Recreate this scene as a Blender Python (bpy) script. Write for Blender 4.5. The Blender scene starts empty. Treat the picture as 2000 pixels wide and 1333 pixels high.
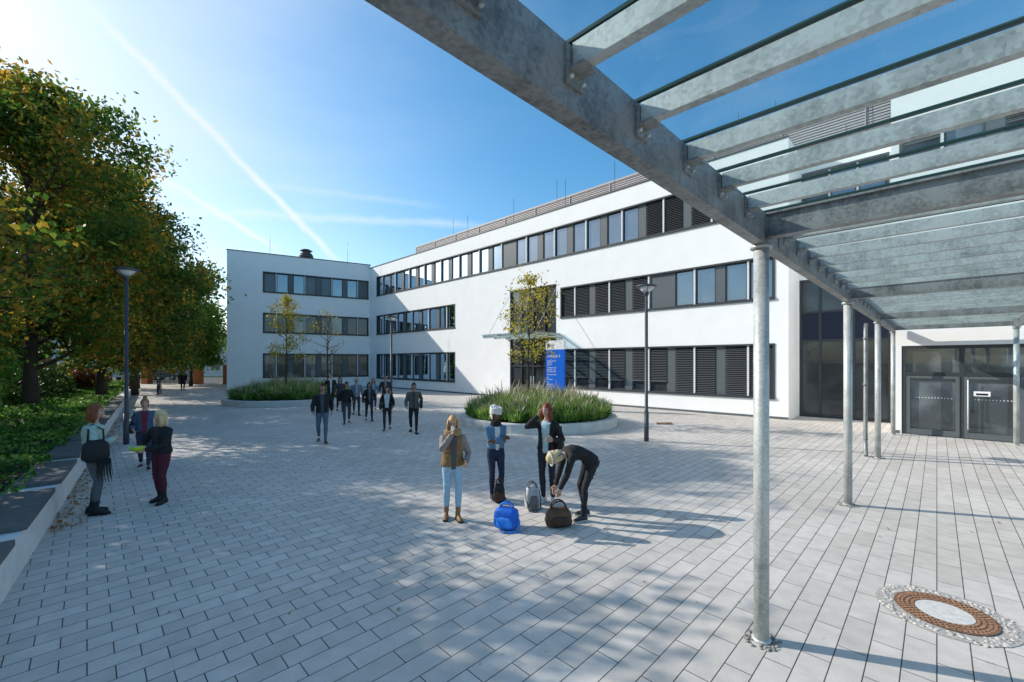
import bpy, math, random
import numpy as np
from mathutils import Vector
random.seed(3); np.random.seed(3)
R=np.random.RandomState(7)
# ------------------------------------------------------------------ materials
MATS={}
def newmat(name):
    m=bpy.data.materials.new(name); m.use_nodes=True
    nt=m.node_tree; b=nt.nodes['Principled BSDF']
    return m,nt,b
def mat(name,col,rough=.7,metal=0,noise=.12,scale=8,bump=0,spec=.3):
    if name in MATS: return MATS[name]
    m,nt,b=newmat(name); N=nt.nodes; L=nt.links
    b.inputs['Roughness'].default_value=rough; b.inputs['Metallic'].default_value=metal
    b.inputs['Specular IOR Level'].default_value=spec
    tc=N.new('ShaderNodeTexCoord'); no=N.new('ShaderNodeTexNoise'); no.inputs['Scale'].default_value=scale; no.inputs['Detail'].default_value=6
    L.new(tc.outputs['Object'],no.inputs['Vector'])
    cr=N.new('ShaderNodeValToRGB'); L.new(no.outputs['Fac'],cr.inputs['Fac'])
    cr.color_ramp.elements[0].position=.3; cr.color_ramp.elements[1].position=.7
    cr.color_ramp.elements[0].color=[c*(1-noise) for c in col]+[1]
    cr.color_ramp.elements[1].color=[min(1,c*(1+noise)) for c in col]+[1]
    L.new(cr.outputs['Color'],b.inputs['Base Color'])
    if bump>0:
        bp=N.new('ShaderNodeBump'); bp.inputs['Strength'].default_value=bump; bp.inputs['Distance'].default_value=.01
        L.new(no.outputs['Fac'],bp.inputs['Height']); L.new(bp.outputs['Normal'],b.inputs['Normal'])
    MATS[name]=m; return m
def leafmat(name,cols,scale=.5,trans=.35,rough=.55):
    """cols: list of colours, chosen by clump noise + random per leaf"""
    if name in MATS: return MATS[name]
    m,nt,b=newmat(name); N=nt.nodes; L=nt.links
    tc=N.new('ShaderNodeTexCoord'); no=N.new('ShaderNodeTexNoise'); no.inputs['Scale'].default_value=scale; no.inputs['Detail'].default_value=3
    L.new(tc.outputs['Object'],no.inputs['Vector'])
    ge=N.new('ShaderNodeNewGeometry')
    ma=N.new('ShaderNodeMath'); ma.operation='MULTIPLY_ADD'; L.new(ge.outputs['Random Per Island'],ma.inputs[0]); ma.inputs[1].default_value=.35; ma.inputs[2].default_value=-.17
    ad=N.new('ShaderNodeMath'); ad.operation='ADD'; L.new(ma.outputs[0],ad.inputs[0]); L.new(no.outputs['Fac'],ad.inputs[1])
    cr=N.new('ShaderNodeValToRGB'); L.new(ad.outputs[0],cr.inputs['Fac'])
    e=cr.color_ramp.elements
    n=len(cols)
    while len(e)<n: e.new(.5)
    for i,c in enumerate(cols):
        e[i].position=.3+.4*i/(n-1); e[i].color=list(c)+[1]
    L.new(cr.outputs['Color'],b.inputs['Base Color']); b.inputs['Roughness'].default_value=rough
    b.inputs['Specular IOR Level'].default_value=.25
    tr=N.new('ShaderNodeBsdfTranslucent'); L.new(cr.outputs['Color'],tr.inputs['Color'])
    mx=N.new('ShaderNodeMixShader'); mx.inputs[0].default_value=trans
    L.new(b.outputs[0],mx.inputs[1]); L.new(tr.outputs[0],mx.inputs[2]); L.new(mx.outputs[0],N['Material Output'].inputs['Surface'])
    MATS[name]=m; return m
# ------------------------------------------------------------------ mesh builder
class MB:
    def __init__(s): s.v=[];s.n=0;s.li=[];s.lt=[];s.mi=[];s.sm=[]
    def add(s,verts,faces,m=0,smooth=False):
        verts=np.asarray(verts,float).reshape(-1,3)
        s.v.append(verts)
        for f in faces:
            s.li.append(np.array(f,dtype=np.int64)+s.n)
        s.lt.append(np.array([len(f) for f in faces])); s.mi.append(np.full(len(faces),m) if np.isscalar(m) else np.asarray(m)); s.sm.append(np.full(len(faces),smooth))
        s.n+=len(verts)
    def arr(s,verts,quads,m,smooth=False):
        quads=np.asarray(quads); s.v.append(np.asarray(verts,float)); s.li.append(quads.reshape(-1)+s.n)
        k=quads.shape[0]; s.lt.append(np.full(k,quads.shape[1])); s.mi.append(np.full(k,m) if np.isscalar(m) else np.asarray(m)); s.sm.append(np.full(k,smooth)); s.n+=len(verts)
    def quads(s,a,m=0,smooth=False):
        a=np.asarray(a,float); k=a.shape[0]
        s.arr(a.reshape(-1,3),np.arange(k*a.shape[1]).reshape(k,a.shape[1]),m,smooth)
    def box(s,o,ax,ay,az,m=0):
        o=np.array(o,float);ax=np.array(ax,float);ay=np.array(ay,float);az=np.array(az,float)
        if np.dot(np.cross(ax,ay),az)<0: o=o+ax; ax=-ax
        v=[o,o+ax,o+ax+ay,o+ay,o+az,o+ax+az,o+ax+ay+az,o+ay+az]
        s.add(v,[(0,3,2,1),(4,5,6,7),(0,1,5,4),(1,2,6,5),(2,3,7,6),(3,0,4,7)],m)
    def bx(s,x0,x1,y0,y1,z0,z1,m=0): s.box((x0,y0,z0),(x1-x0,0,0),(0,y1-y0,0),(0,0,z1-z0),m)
    def loft(s,rings,m=0,smooth=True,cap=True):
        rings=[np.asarray(r,float) for r in rings]; k=len(rings[0]); V=np.vstack(rings); F=[]
        for i in range(len(rings)-1):
            for j in range(k):
                a=i*k+j;b=i*k+(j+1)%k; F.append((a,b,b+k,a+k))
        if cap: F.append(tuple(range(k-1,-1,-1))); F.append(tuple((len(rings)-1)*k+j for j in range(k)))
        s.add(V,F,m,smooth)
    def tube(s,pts,rad,seg=8,m=0,smooth=True,cap=True,flat=1.0,ref=None):
        pts=[np.array(p,float) for p in pts]
        if np.isscalar(rad): rad=[rad]*len(pts)
        rings=[]; u=None
        for i,p in enumerate(pts):
            t=pts[min(i+1,len(pts)-1)]-pts[max(i-1,0)]; t=t/(np.linalg.norm(t)+1e-9)
            if u is None:
                r=np.array(ref,float) if ref is not None else (np.array([0,0,1.]) if abs(t[2])<.9 else np.array([1.,0,0]))
                u=r-t*np.dot(r,t)
            else: u=u-t*np.dot(u,t)
            u=u/(np.linalg.norm(u)+1e-9); w=np.cross(t,u)
            a=np.arange(seg)*2*math.pi/seg
            rings.append(p+rad[i]*(np.outer(np.cos(a),u)+flat*np.outer(np.sin(a),w)))
        s.loft(rings,m,smooth,cap)
    def cyl(s,x,y,z0,z1,r,seg=24,m=0,r2=None):
        s.tube([(x,y,z0),(x,y,z1)],[r,r if r2 is None else r2],seg,m,smooth=False if seg<9 else True)
    def mesh(s,name,mats):
        me=bpy.data.meshes.new(name)
        V=np.vstack(s.v); li=np.concatenate(s.li); lt=np.concatenate(s.lt)
        me.vertices.add(len(V)); me.vertices.foreach_set('co',V.astype(np.float32).ravel())
        me.loops.add(len(li)); me.loops.foreach_set('vertex_index',li.astype(np.int32))
        me.polygons.add(len(lt)); me.polygons.foreach_set('loop_start',np.concatenate([[0],np.cumsum(lt)[:-1]]).astype(np.int32))
        me.polygons.foreach_set('material_index',np.concatenate(s.mi).astype(np.int32))
        me.polygons.foreach_set('use_smooth',np.concatenate(s.sm).astype(bool))
        for m in mats: me.materials.append(m)
        me.update(calc_edges=True); me.validate()
        return me
    def build(s,name,mats,parent=None,smoothang=None):
        ob=bpy.data.objects.new(name,s.mesh(name,mats)); bpy.context.scene.collection.objects.link(ob)
        if parent: ob.parent=parent
        return ob
def empty(name,loc=(0,0,0)):
    e=bpy.data.objects.new(name,None); bpy.context.scene.collection.objects.link(e); e.location=loc; e.empty_display_size=.2; return e
# ------------------------------------------------------------------ basic materials
M_white=mat('white_render',(.87,.865,.85),.85,noise=.025,scale=1.3,bump=.05)
M_frame=mat('anthracite_frame',(.045,.052,.058),.45,noise=.05)
M_panel=mat('grey_panel',(.11,.125,.135),.45,noise=.04)
M_mull=mat('light_mullion',(.68,.69,.70),.5,noise=.03)
M_slat=mat('blind_slat',(.095,.10,.11),.4,noise=.05)
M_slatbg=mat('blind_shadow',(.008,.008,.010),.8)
M_louv=mat('roof_louvre',(.45,.41,.41),.5,noise=.08)
M_cope=mat('coping_metal',(.06,.065,.07),.4)
M_conc=mat('pale_concrete',(.72,.70,.67),.85,noise=.08,scale=4,bump=.2)
M_seat=mat('seat_slab',(.12,.12,.12),.7,noise=.15,scale=6)
M_lamp=mat('lamp_pole_paint',(.07,.075,.085),.45)
M_roof=mat('roof_gravel',(.3,.3,.29),.9,noise=.2,scale=5)
M_bark=mat('bark',(.06,.045,.035),.9,noise=.35,scale=14,bump=.6)
M_soil=mat('soil',(.05,.038,.028),.95,noise=.3,scale=10)
def galv(name,lo,hi):
    m,nt,b=newmat(name); N=nt.nodes;L=nt.links
    tc=N.new('ShaderNodeTexCoord'); vo=N.new('ShaderNodeTexVoronoi'); vo.inputs['Scale'].default_value=55
    L.new(tc.outputs['Object'],vo.inputs['Vector'])
    no=N.new('ShaderNodeTexNoise'); no.inputs['Scale'].default_value=3.5; no.inputs['Detail'].default_value=8; L.new(tc.outputs['Object'],no.inputs['Vector'])
    mp=N.new('ShaderNodeMapping'); mp.inputs['Scale'].default_value=(9,9,1.2); L.new(tc.outputs['Object'],mp.inputs['Vector'])
    n2=N.new('ShaderNodeTexNoise'); n2.inputs['Scale'].default_value=2; n2.inputs['Detail'].default_value=5; L.new(mp.outputs[0],n2.inputs['Vector'])
    sp=N.new('ShaderNodeSeparateColor'); L.new(vo.outputs['Color'],sp.inputs[0])
    a=N.new('ShaderNodeMath');a.operation='MULTIPLY_ADD';L.new(sp.outputs[0],a.inputs[0]);a.inputs[1].default_value=.25;L.new(no.outputs['Fac'],a.inputs[2])
    a2=N.new('ShaderNodeMath');a2.operation='MULTIPLY_ADD';L.new(n2.outputs['Fac'],a2.inputs[0]);a2.inputs[1].default_value=.45;L.new(a.outputs[0],a2.inputs[2])
    cr=N.new('ShaderNodeValToRGB'); L.new(a2.outputs[0],cr.inputs['Fac'])
    cr.color_ramp.elements[0].position=.5; cr.color_ramp.elements[0].color=lo+(1,)
    cr.color_ramp.elements[1].position=1.0; cr.color_ramp.elements[1].color=hi+(1,)
    L.new(cr.outputs[0],b.inputs['Base Color']); b.inputs['Metallic'].default_value=.25; b.inputs['Roughness'].default_value=.48
    return m
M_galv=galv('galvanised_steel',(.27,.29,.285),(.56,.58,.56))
M_galvd=galv('shade_toned_steel_beam',(.095,.098,.095),(.29,.295,.285))  # same steel, darkened so the beams' shade sits in the colour
M_galvj=galv('galvanised_joist',(.22,.24,.235),(.48,.51,.49))  # paler than the beams, light through the glass set into its colour
def glassmat(name,base,rough=.02,mixf=.35,tint=(.70,.85,1.0)):
    m,nt,b=newmat(name); N=nt.nodes;L=nt.links
    tc=N.new('ShaderNodeTexCoord'); no=N.new('ShaderNodeTexNoise'); no.inputs['Scale'].default_value=.9; no.inputs['Detail'].default_value=4; L.new(tc.outputs['Object'],no.inputs['Vector'])
    cr=N.new('ShaderNodeValToRGB'); L.new(no.outputs['Fac'],cr.inputs['Fac'])
    cr.color_ramp.elements[0].position=.42; cr.color_ramp.elements[0].color=[c*.5 for c in base]+[1]
    cr.color_ramp.elements[1].position=.62; cr.color_ramp.elements[1].color=[c*1.8 for c in base]+[1]
    L.new(cr.outputs[0],b.inputs['Base Color']); b.inputs['Roughness'].default_value=.3
    g=N.new('ShaderNodeBsdfGlossy'); g.inputs['Roughness'].default_value=rough; g.inputs['Color'].default_value=list(tint)+[1]
    n3=N.new('ShaderNodeTexNoise'); n3.inputs['Scale'].default_value=1.1; L.new(tc.outputs['Object'],n3.inputs['Vector'])
    bp=N.new('ShaderNodeBump'); bp.inputs['Strength'].default_value=.05; bp.inputs['Distance'].default_value=.05; L.new(n3.outputs['Fac'],bp.inputs['Height']); L.new(bp.outputs[0],g.inputs['Normal'])
    fr=N.new('ShaderNodeLayerWeight'); fr.inputs['Blend'].default_value=.25
    ma=N.new('ShaderNodeMath'); ma.operation='ADD'; ma.use_clamp=True; L.new(fr.outputs[0],ma.inputs[0]); ma.inputs[1].default_value=mixf
    mx=N.new('ShaderNodeMixShader'); L.new(ma.outputs[0],mx.inputs[0]); L.new(b.outputs[0],mx.inputs[1]); L.new(g.outputs[0],mx.inputs[2])
    L.new(mx.outputs[0],N['Material Output'].inputs['Surface']); MATS[name]=m; return m
M_glass=glassmat('window_glass',(.02,.028,.035),mixf=.2)
M_glassd=glassmat('window_glass_dark',(.02,.024,.028),mixf=.02)
M_glassi=glassmat('window_glass_interior',(.08,.09,.095),mixf=.06)
def clearglass():
    m,nt,b=newmat('canopy_glass'); N=nt.nodes;L=nt.links
    t=N.new('ShaderNodeBsdfTransparent'); t.inputs[0].default_value=(.78,.91,.93,1)
    g=N.new('ShaderNodeBsdfGlossy'); g.inputs['Roughness'].default_value=.01
    d=N.new('ShaderNodeBsdfTranslucent'); d.inputs[0].default_value=(.50,.60,.60,1)
    tc=N.new('ShaderNodeTexCoord'); no=N.new('ShaderNodeTexNoise'); no.inputs['Scale'].default_value=2.2; no.inputs['Detail'].default_value=8; L.new(tc.outputs['Object'],no.inputs['Vector'])
    cr=N.new('ShaderNodeValToRGB'); cr.color_ramp.elements[0].position=.4; cr.color_ramp.elements[0].color=(.02,.02,.02,1); cr.color_ramp.elements[1].position=.75; cr.color_ramp.elements[1].color=(.12,.12,.12,1); L.new(no.outputs['Fac'],cr.inputs[0])
    m1=N.new('ShaderNodeMixShader'); L.new(cr.outputs[0],m1.inputs[0]); L.new(t.outputs[0],m1.inputs[1]); L.new(d.outputs[0],m1.inputs[2])
    lw=N.new('ShaderNodeLayerWeight'); lw.inputs['Blend'].default_value=.5
    pw=N.new('ShaderNodeMath'); pw.operation='POWER'; L.new(lw.outputs['Facing'],pw.inputs[0]); pw.inputs[1].default_value=5
    mu=N.new('ShaderNodeMath'); mu.operation='MULTIPLY_ADD'; L.new(pw.outputs[0],mu.inputs[0]); mu.inputs[1].default_value=.6; mu.inputs[2].default_value=.05
    m2=N.new('ShaderNodeMixShader'); L.new(mu.outputs[0],m2.inputs[0]); L.new(m1.outputs[0],m2.inputs[1]); L.new(g.outputs[0],m2.inputs[2])
    L.new(m2.outputs[0],N['Material Output'].inputs['Surface']); return m
M_cglass=clearglass()
M_gedge=mat('glass_edge',(.01,.04,.035),.3)
# ------------------------------------------------------------------ camera
cam=bpy.data.cameras.new('camera'); co=bpy.data.objects.new('camera',cam); bpy.context.scene.collection.objects.link(co)
co.location=(0,0,2.4); co.rotation_euler=(math.radians(90),0,0)
cam.lens=14.94; cam.sensor_width=36; cam.shift_y=.0208; cam.clip_end=2000; cam.clip_start=.05
bpy.context.scene.camera=co
sc=bpy.context.scene
sc.view_settings.view_transform='Standard'; sc.view_settings.look='None'; sc.view_settings.exposure=0
# ------------------------------------------------------------------ world + sun
EL=math.radians(29); AZ=math.atan2(-.955,.29)
w=bpy.data.worlds.new('World'); sc.world=w; w.use_nodes=True
N=w.node_tree.nodes; L=w.node_tree.links; bg=N['Background']
sky=N.new('ShaderNodeTexSky'); sky.sky_type='NISHITA'; sky.sun_disc=False; sky.sun_elevation=EL; sky.sun_rotation=AZ%(2*math.pi)
sky.air_density=1.0; sky.dust_density=1.0; sky.ozone_density=1.6
hs=N.new('ShaderNodeHueSaturation'); hs.inputs['Hue'].default_value=.490; hs.inputs['Saturation'].default_value=1.36; hs.inputs['Value'].default_value=1.5
L.new(sky.outputs[0],hs.inputs['Color'])
tc=N.new('ShaderNodeTexCoord'); cur=hs.outputs['Color']
def M(op,a,b=None,c=None,clamp=False):
    n=N.new('ShaderNodeMath'); n.operation=op; n.use_clamp=clamp
    for i,x in enumerate((a,b,c)):
        if x is None: continue
        if isinstance(x,(int,float)): n.inputs[i].default_value=x
        else: L.new(x,n.inputs[i])
    return n.outputs[0]
def VD(vec):
    n=N.new('ShaderNodeVectorMath'); n.operation='DOT_PRODUCT'; L.new(tc.outputs['Generated'],n.inputs[0]); n.inputs[1].default_value=vec; return n.outputs['Value']
nz=N.new('ShaderNodeTexNoise'); nz.inputs['Scale'].default_value=26; nz.inputs['Detail'].default_value=6; L.new(tc.outputs['Generated'],nz.inputs['Vector'])
nz2=N.new('ShaderNodeTexNoise'); nz2.inputs['Scale'].default_value=7; nz2.inputs['Detail'].default_value=4; L.new(tc.outputs['Generated'],nz2.inputs['Vector'])
def trail(a,b,wid,strength,ext=.05):
    global cur
    a=Vector(a).normalized(); b=Vector(b).normalized(); n=a.cross(b).normalized(); mid=(a+b).normalized(); tg=n.cross(mid).normalized()
    half=abs((b-a).dot(tg))/2+ext
    d=VD(n); d=M('ADD',d,M('MULTIPLY',M('SUBTRACT',nz.outputs['Fac'],.5),wid*1.6)); d=M('ABSOLUTE',d)
    m1=M('SUBTRACT',1,M('DIVIDE',d,wid),clamp=True)
    al=M('ABSOLUTE',VD(tg)); m2=M('MULTIPLY',M('SUBTRACT',half,al),12,clamp=True)
    fr=M('GREATER_THAN',VD(mid),0)
    f=M('MULTIPLY',M('MULTIPLY',m1,m2),M('MULTIPLY',fr,strength)); f=M('MULTIPLY',f,M('MULTIPLY_ADD',nz2.outputs['Fac'],1.2,.3),clamp=True)
    mx=N.new('ShaderNodeMix'); mx.data_type='RGBA'; L.new(f,mx.inputs['Factor']); L.new(cur,mx.inputs[6]); mx.inputs[7].default_value=(7.0,7.2,7.3,1)
    cur=mx.outputs[2]
trail((-.976,1,.817),(-.4217,1,.2506),.010,.8)
trail((-.916,1,.4916),(-.578,1,.281),.009,.8)
trail((-.807,1,.357),(-.12,1,.325),.012,.35,.08)
trail((-.6,1,.42),(-.2,1,.37),.010,.18,.05)
# thin cirrus toward the sun
ci=N.new('ShaderNodeTexNoise'); mpp=N.new('ShaderNodeMapping'); mpp.inputs['Scale'].default_value=(1.2,2.2,5); L.new(tc.outputs['Generated'],mpp.inputs[0]); L.new(mpp.outputs[0],ci.inputs['Vector']); ci.inputs['Scale'].default_value=1.3; ci.inputs['Detail'].default_value=5
sd=Vector((-.955,.29,.45)).normalized()
f=M('MULTIPLY',M('SUBTRACT',ci.outputs['Fac'],.2,clamp=True),M('POWER',M('MAXIMUM',VD(sd),0),3.8)); f=M('MULTIPLY',f,2.5,clamp=True)
mx=N.new('ShaderNodeMix'); mx.data_type='RGBA'; L.new(f,mx.inputs['Factor']); L.new(cur,mx.inputs[6]); mx.inputs[7].default_value=(6.0,6.6,7.0,1)
L.new(mx.outputs[2],bg.inputs['Color']); bg.inputs['Strength'].default_value=.145
S=Vector((-.955*math.cos(EL),.29*math.cos(EL),math.sin(EL))).normalized()
sun=bpy.data.lights.new('sun','SUN'); sun.energy=5.0; sun.angle=math.radians(.5); sun.color=(1,.945,.86)
so=bpy.data.objects.new('sun',sun); sc.collection.objects.link(so); so.rotation_mode='QUATERNION'; so.rotation_quaternion=S.to_track_quat('Z','Y'); so.location=(-20,6,20)
# ------------------------------------------------------------------ ground
def paving():
    m,nt,b=newmat('paving_blocks'); N=nt.nodes;L=nt.links
    tc=N.new('ShaderNodeTexCoord'); mp=N.new('ShaderNodeMapping'); mp.inputs['Rotation'].default_value=(0,0,-math.radians(45.0)); L.new(tc.outputs['Object'],mp.inputs[0])
    def br(wd,rh,ms,mo):
        t=N.new('ShaderNodeTexBrick'); t.inputs['Scale'].default_value=1; t.inputs['Brick Width'].default_value=wd; t.inputs['Row Height'].default_value=rh; t.inputs['Mortar Size'].default_value=ms; t.inputs['Mortar Smooth'].default_value=.2
        t.inputs['Color1'].default_value=(.525,.485,.435,1); t.inputs['Color2'].default_value=(.62,.575,.52,1); t.inputs['Mortar'].default_value=(mo,mo*.92,mo*.84,1); t.inputs['Bias'].default_value=.1
        L.new(mp.outputs[0],t.inputs['Vector']); return t
    t=br(.32,.2,.0046,.08); t2=br(.60,.2,.0043,.085)
    sx=N.new('ShaderNodeSeparateXYZ'); L.new(mp.outputs[0],sx.inputs[0])
    gt=N.new('ShaderNodeMath'); gt.operation='LESS_THAN'; L.new(sx.outputs[1],gt.inputs[0]); gt.inputs[1].default_value=3.6
    mxc=N.new('ShaderNodeMix'); mxc.data_type='RGBA'; L.new(gt.outputs[0],mxc.inputs['Factor']); L.new(t.outputs['Color'],mxc.inputs[6]); L.new(t2.outputs['Color'],mxc.inputs[7])
    mxf=N.new('ShaderNodeMix'); L.new(gt.outputs[0],mxf.inputs['Factor']); L.new(t.outputs['Fac'],mxf.inputs[2]); L.new(t2.outputs['Fac'],mxf.inputs[3])
    n1=N.new('ShaderNodeTexNoise'); n1.inputs['Scale'].default_value=.45; n1.inputs['Detail'].default_value=6; L.new(tc.outputs['Object'],n1.inputs['Vector'])
    n2=N.new('ShaderNodeTexNoise'); n2.inputs['Scale'].default_value=120; n2.inputs['Detail'].default_value=3; L.new(tc.outputs['Object'],n2.inputs['Vector'])
    n3=N.new('ShaderNodeTexNoise'); n3.inputs['Scale'].default_value=6; n3.inputs['Detail'].default_value=8; L.new(tc.outputs['Object'],n3.inputs['Vector'])
    def mul(c,fac,lo,hi,a=.3,b_=.7):
        r=N.new('ShaderNodeMapRange'); r.inputs[1].default_value=a; r.inputs[2].default_value=b_; r.inputs[3].default_value=lo; r.inputs[4].default_value=hi; L.new(fac,r.inputs[0])
        x=N.new('ShaderNodeVectorMath'); x.operation='SCALE'; L.new(c,x.inputs[0]); L.new(r.outputs[0],x.inputs['Scale']); return x.outputs[0]
    c=mul(mxc.outputs[2],n1.outputs['Fac'],.9,1.08); c=mul(c,n2.outputs['Fac'],.88,1.1); c=mul(c,n3.outputs['Fac'],.9,1.07)
    n4=N.new('ShaderNodeTexNoise'); n4.inputs['Scale'].default_value=9; n4.inputs['Detail'].default_value=2; L.new(tc.outputs['Object'],n4.inputs['Vector'])
    c=mul(c,n4.outputs['Fac'],1.0,.75,.70,.76)
    L.new(c,b.inputs['Base Color']); b.inputs['Roughness'].default_value=.85; b.inputs['Specular IOR Level'].default_value=.2
    bp=N.new('ShaderNodeBump'); bp.inputs['Strength'].default_value=.6; bp.inputs['Distance'].default_value=.006; bp.invert=True
    L.new(mxf.outputs[0],bp.inputs['Height']); L.new(bp.outputs[0],b.inputs['Normal']); return m
M_pave=paving()
M_ground=mat('verge_ground',(.09,.11,.05),.95,noise=.3,scale=2)
g=MB(); g.add([(-900,-900,-.004),(900,-900,-.004),(900,900,-.004),(-900,900,-.004)],[(0,1,2,3)]); g.build('ground',[M_ground])
g=MB(); g.add([(-45,-25,0),(45,-25,0),(45,48,0),(-45,48,0)],[(0,1,2,3)]); g.build('plaza_pavement',[M_pave])
M_asph=mat('asphalt',(.06,.06,.06),.9,noise=.15,scale=20)
g=MB(); g.add([(-140,48.0,0.0),(45,48.0,0.0),(45,66,0.0),(-140,66,0.0)],[(0,1,2,3)]); g.build('street',[M_asph])
# ------------------------------------------------------------------ facade frame
P0=np.array([11.79,17.47,0]); D1=np.array([-.719,.695,0]); D1/=np.linalg.norm(D1); NN=np.array([D1[1],-D1[0],0])  # inward
def frame(origin,along,inward):
    o=np.array(origin,float);a=np.array(along,float);i=np.array(inward,float)
    def fp(t,n,h): return o+a*t+i*n+np.array([0,0,h])
    fp.a=a;fp.i=i;return fp
FM=frame(P0,D1,NN)
def fbox(mb,fp,t0,t1,n0,n1,h0,h1,m): mb.box(fp(t0,n0,h0),fp.a*(t1-t0),fp.i*(n1-n0),(0,0,h1-h0),m)
def wall(mb,fp,t0,t1,h0,h1,ops,n=0,rec=.22,m=0,mr=0):
    ts=sorted({t0,t1}|{x for o in ops for x in o[:2]}); hs_=sorted({h0,h1}|{x for o in ops for x in o[2:4]})
    for i in range(len(ts)-1):
        for j in range(len(hs_)-1):
            tm=(ts[i]+ts[i+1])/2; hm=(hs_[j]+hs_[j+1])/2
            if any(o[0]<tm<o[1] and o[2]<hm<o[3] for o in ops): continue
            mb.add([fp(ts[i],n,hs_[j]),fp(ts[i+1],n,hs_[j]),fp(ts[i+1],n,hs_[j+1]),fp(ts[i],n,hs_[j+1])],[(0,1,2,3)],m)
    for o in ops:
        a,b,c,d=o[:4]
        for q in ([(a,n,c),(b,n,c),(b,n+rec,c),(a,n+rec,c)],[(a,n,d),(b,n,d),(b,n+rec,d),(a,n+rec,d)],[(a,n,c),(a,n,d),(a,n+rec,d),(a,n+rec,c)],[(b,n,c),(b,n,d),(b,n+rec,d),(b,n+rec,c)]):
            mb.add([fp(*x) for x in q],[(0,1,2,3)],mr)
# window unit materials index
WM=[M_white,M_frame,M_panel,M_mull,M_slat,M_slatbg,M_glass,M_glassd,M_glassi,M_cope]
def unit(mb,fp,t0,t1,h0,h1,kind,n=0):
    nb=n+.14
    if kind=='P':
        fbox(mb,fp,t0,t1,nb-.05,nb+.05,h0,h1,2); return
    gm={'G':6,'D':7,'I':8}.get(kind,7)
    fw=.055
    # sash frame
    fbox(mb,fp,t0,t0+fw,nb-.03,nb+.05,h0,h1,1); fbox(mb,fp,t1-fw,t1,nb-.03,nb+.05,h0,h1,1)
    fbox(mb,fp,t0+fw,t1-fw,nb-.03,nb+.05,h0,h0+fw,1); fbox(mb,fp,t0+fw,t1-fw,nb-.03,nb+.05,h1-fw,h1,1)
    mb.add([fp(t0+fw,nb+.02,h0+fw),fp(t1-fw,nb+.02,h0+fw),fp(t1-fw,nb+.02,h1-fw),fp(t0+fw,nb+.02,h1-fw)],[(0,1,2,3)],gm)
    if kind[0]=='B':
        cover=float(kind[1:])/100.; hb=h1-(h1-h0)*cover
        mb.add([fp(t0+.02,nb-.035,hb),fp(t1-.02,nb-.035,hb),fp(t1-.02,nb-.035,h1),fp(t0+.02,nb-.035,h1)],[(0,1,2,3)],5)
        h=h1
        while h>hb:
            mb.add([fp(t0+.015,nb-.05,h-.02),fp(t1-.015,nb-.05,h-.02),fp(t1-.015,nb-.10,h-.062),fp(t0+.015,nb-.10,h-.062)],[(0,1,2,3)],4); h-=.085
        fbox(mb,fp,t0+.015,t1-.015,nb-.11,nb-.05,hb-.04,hb,4)
def surround(mb,fp,t0,t1,h0,h1,n=0):
    f=.07
    fbox(mb,fp,t0-.01,t0+f,n-.03,n+.2,h0,h1,1); fbox(mb,fp,t1-f,t1+.01,n-.03,n+.2,h0,h1,1)
    fbox(mb,fp,t0-.01,t1+.01,n-.035,n+.2,h1-f,h1+.01,1); fbox(mb,fp,t0-.02,t1+.02,n-.07,n+.2,h0-.03,h0+f,1)
def row(mb,fp,t0,t1,h0,h1,pat,n=0):
    """pat: list of (width,kind) from t1 down to t0"""
    surround(mb,fp,t0,t1,h0,h1,n); tot=sum(p[0] for p in pat); k=(t1-t0-.14)/tot; t=t1-.07
    for wd,kd in pat:
        a=t-wd*k
        if kd=='M': fbox(mb,fp,a,t,n+.02,n+.2,h0+.07,h1-.07,3)
        else: unit(mb,fp,a,t,h0+.07,h1-.07,kd,n)
        t=a
def bays(kinds,pan=.42,win=.95,mul=.08):
    out=[]
    for i,(a,b) in enumerate(kinds):
        out+=[(win,a),(mul,'M'),(win,b)]
        if i<len(kinds)-1: out+=[(pan,'P')]
    return out
b=MB()
HR=11.8; TE=36.3
G0=(.85,3.2);G1=(5.1,6.95);G2=(8.87,10.75)
ops=[(.865,12.26)+G0,(22.6,34.85)+G0,(.865,12.26)+G1,(22.6,34.85)+G1,(2.4,34.85)+G2,(12.6,16.6,0.0,7.25)]
wall(b,FM,.36,TE,0,HR,ops)
row(b,FM,.865,12.26,*G0,bays([('B70','B72'),('B70','B76'),('B76','B76'),('B100','B100'),('B100','B100')]))
row(b,FM,.865,12.26,*G1,bays([('B100','B100'),('B100','B100'),('B100','P'),('G','G'),('G','G')]))
row(b,FM,22.6,34.85,*G0,bays([('D','D'),('I','D'),('D','D'),('D','D'),('D','D')]))
row(b,FM,22.6,34.85,*G1,bays([('G','G'),('G','D'),('D','G'),('G','G'),('G','G')]))
row(b,FM,2.4,34.85,*G2,bays([('G','G')]*7+[('G','P')]+[('G','G')]*4+[('B100','B100')]+[('B100','B100')]))
# returns, roof, back
DEP=15
def quad(mb,pts,m): mb.add(pts,[tuple(range(len(pts)))],m)
quad(b,[FM(.36,0,0),FM(.36,1.8,0),FM(.36,1.8,HR),FM(.36,0,HR)],0)
# recessed stair glazing wall
opsr=[(-2.75,.30,0.0,6.05),(-2.7,.2,8.95,10.75)]
wall(b,FM,-2.88,.36,0,HR,opsr,n=1.8,rec=.2)
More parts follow.
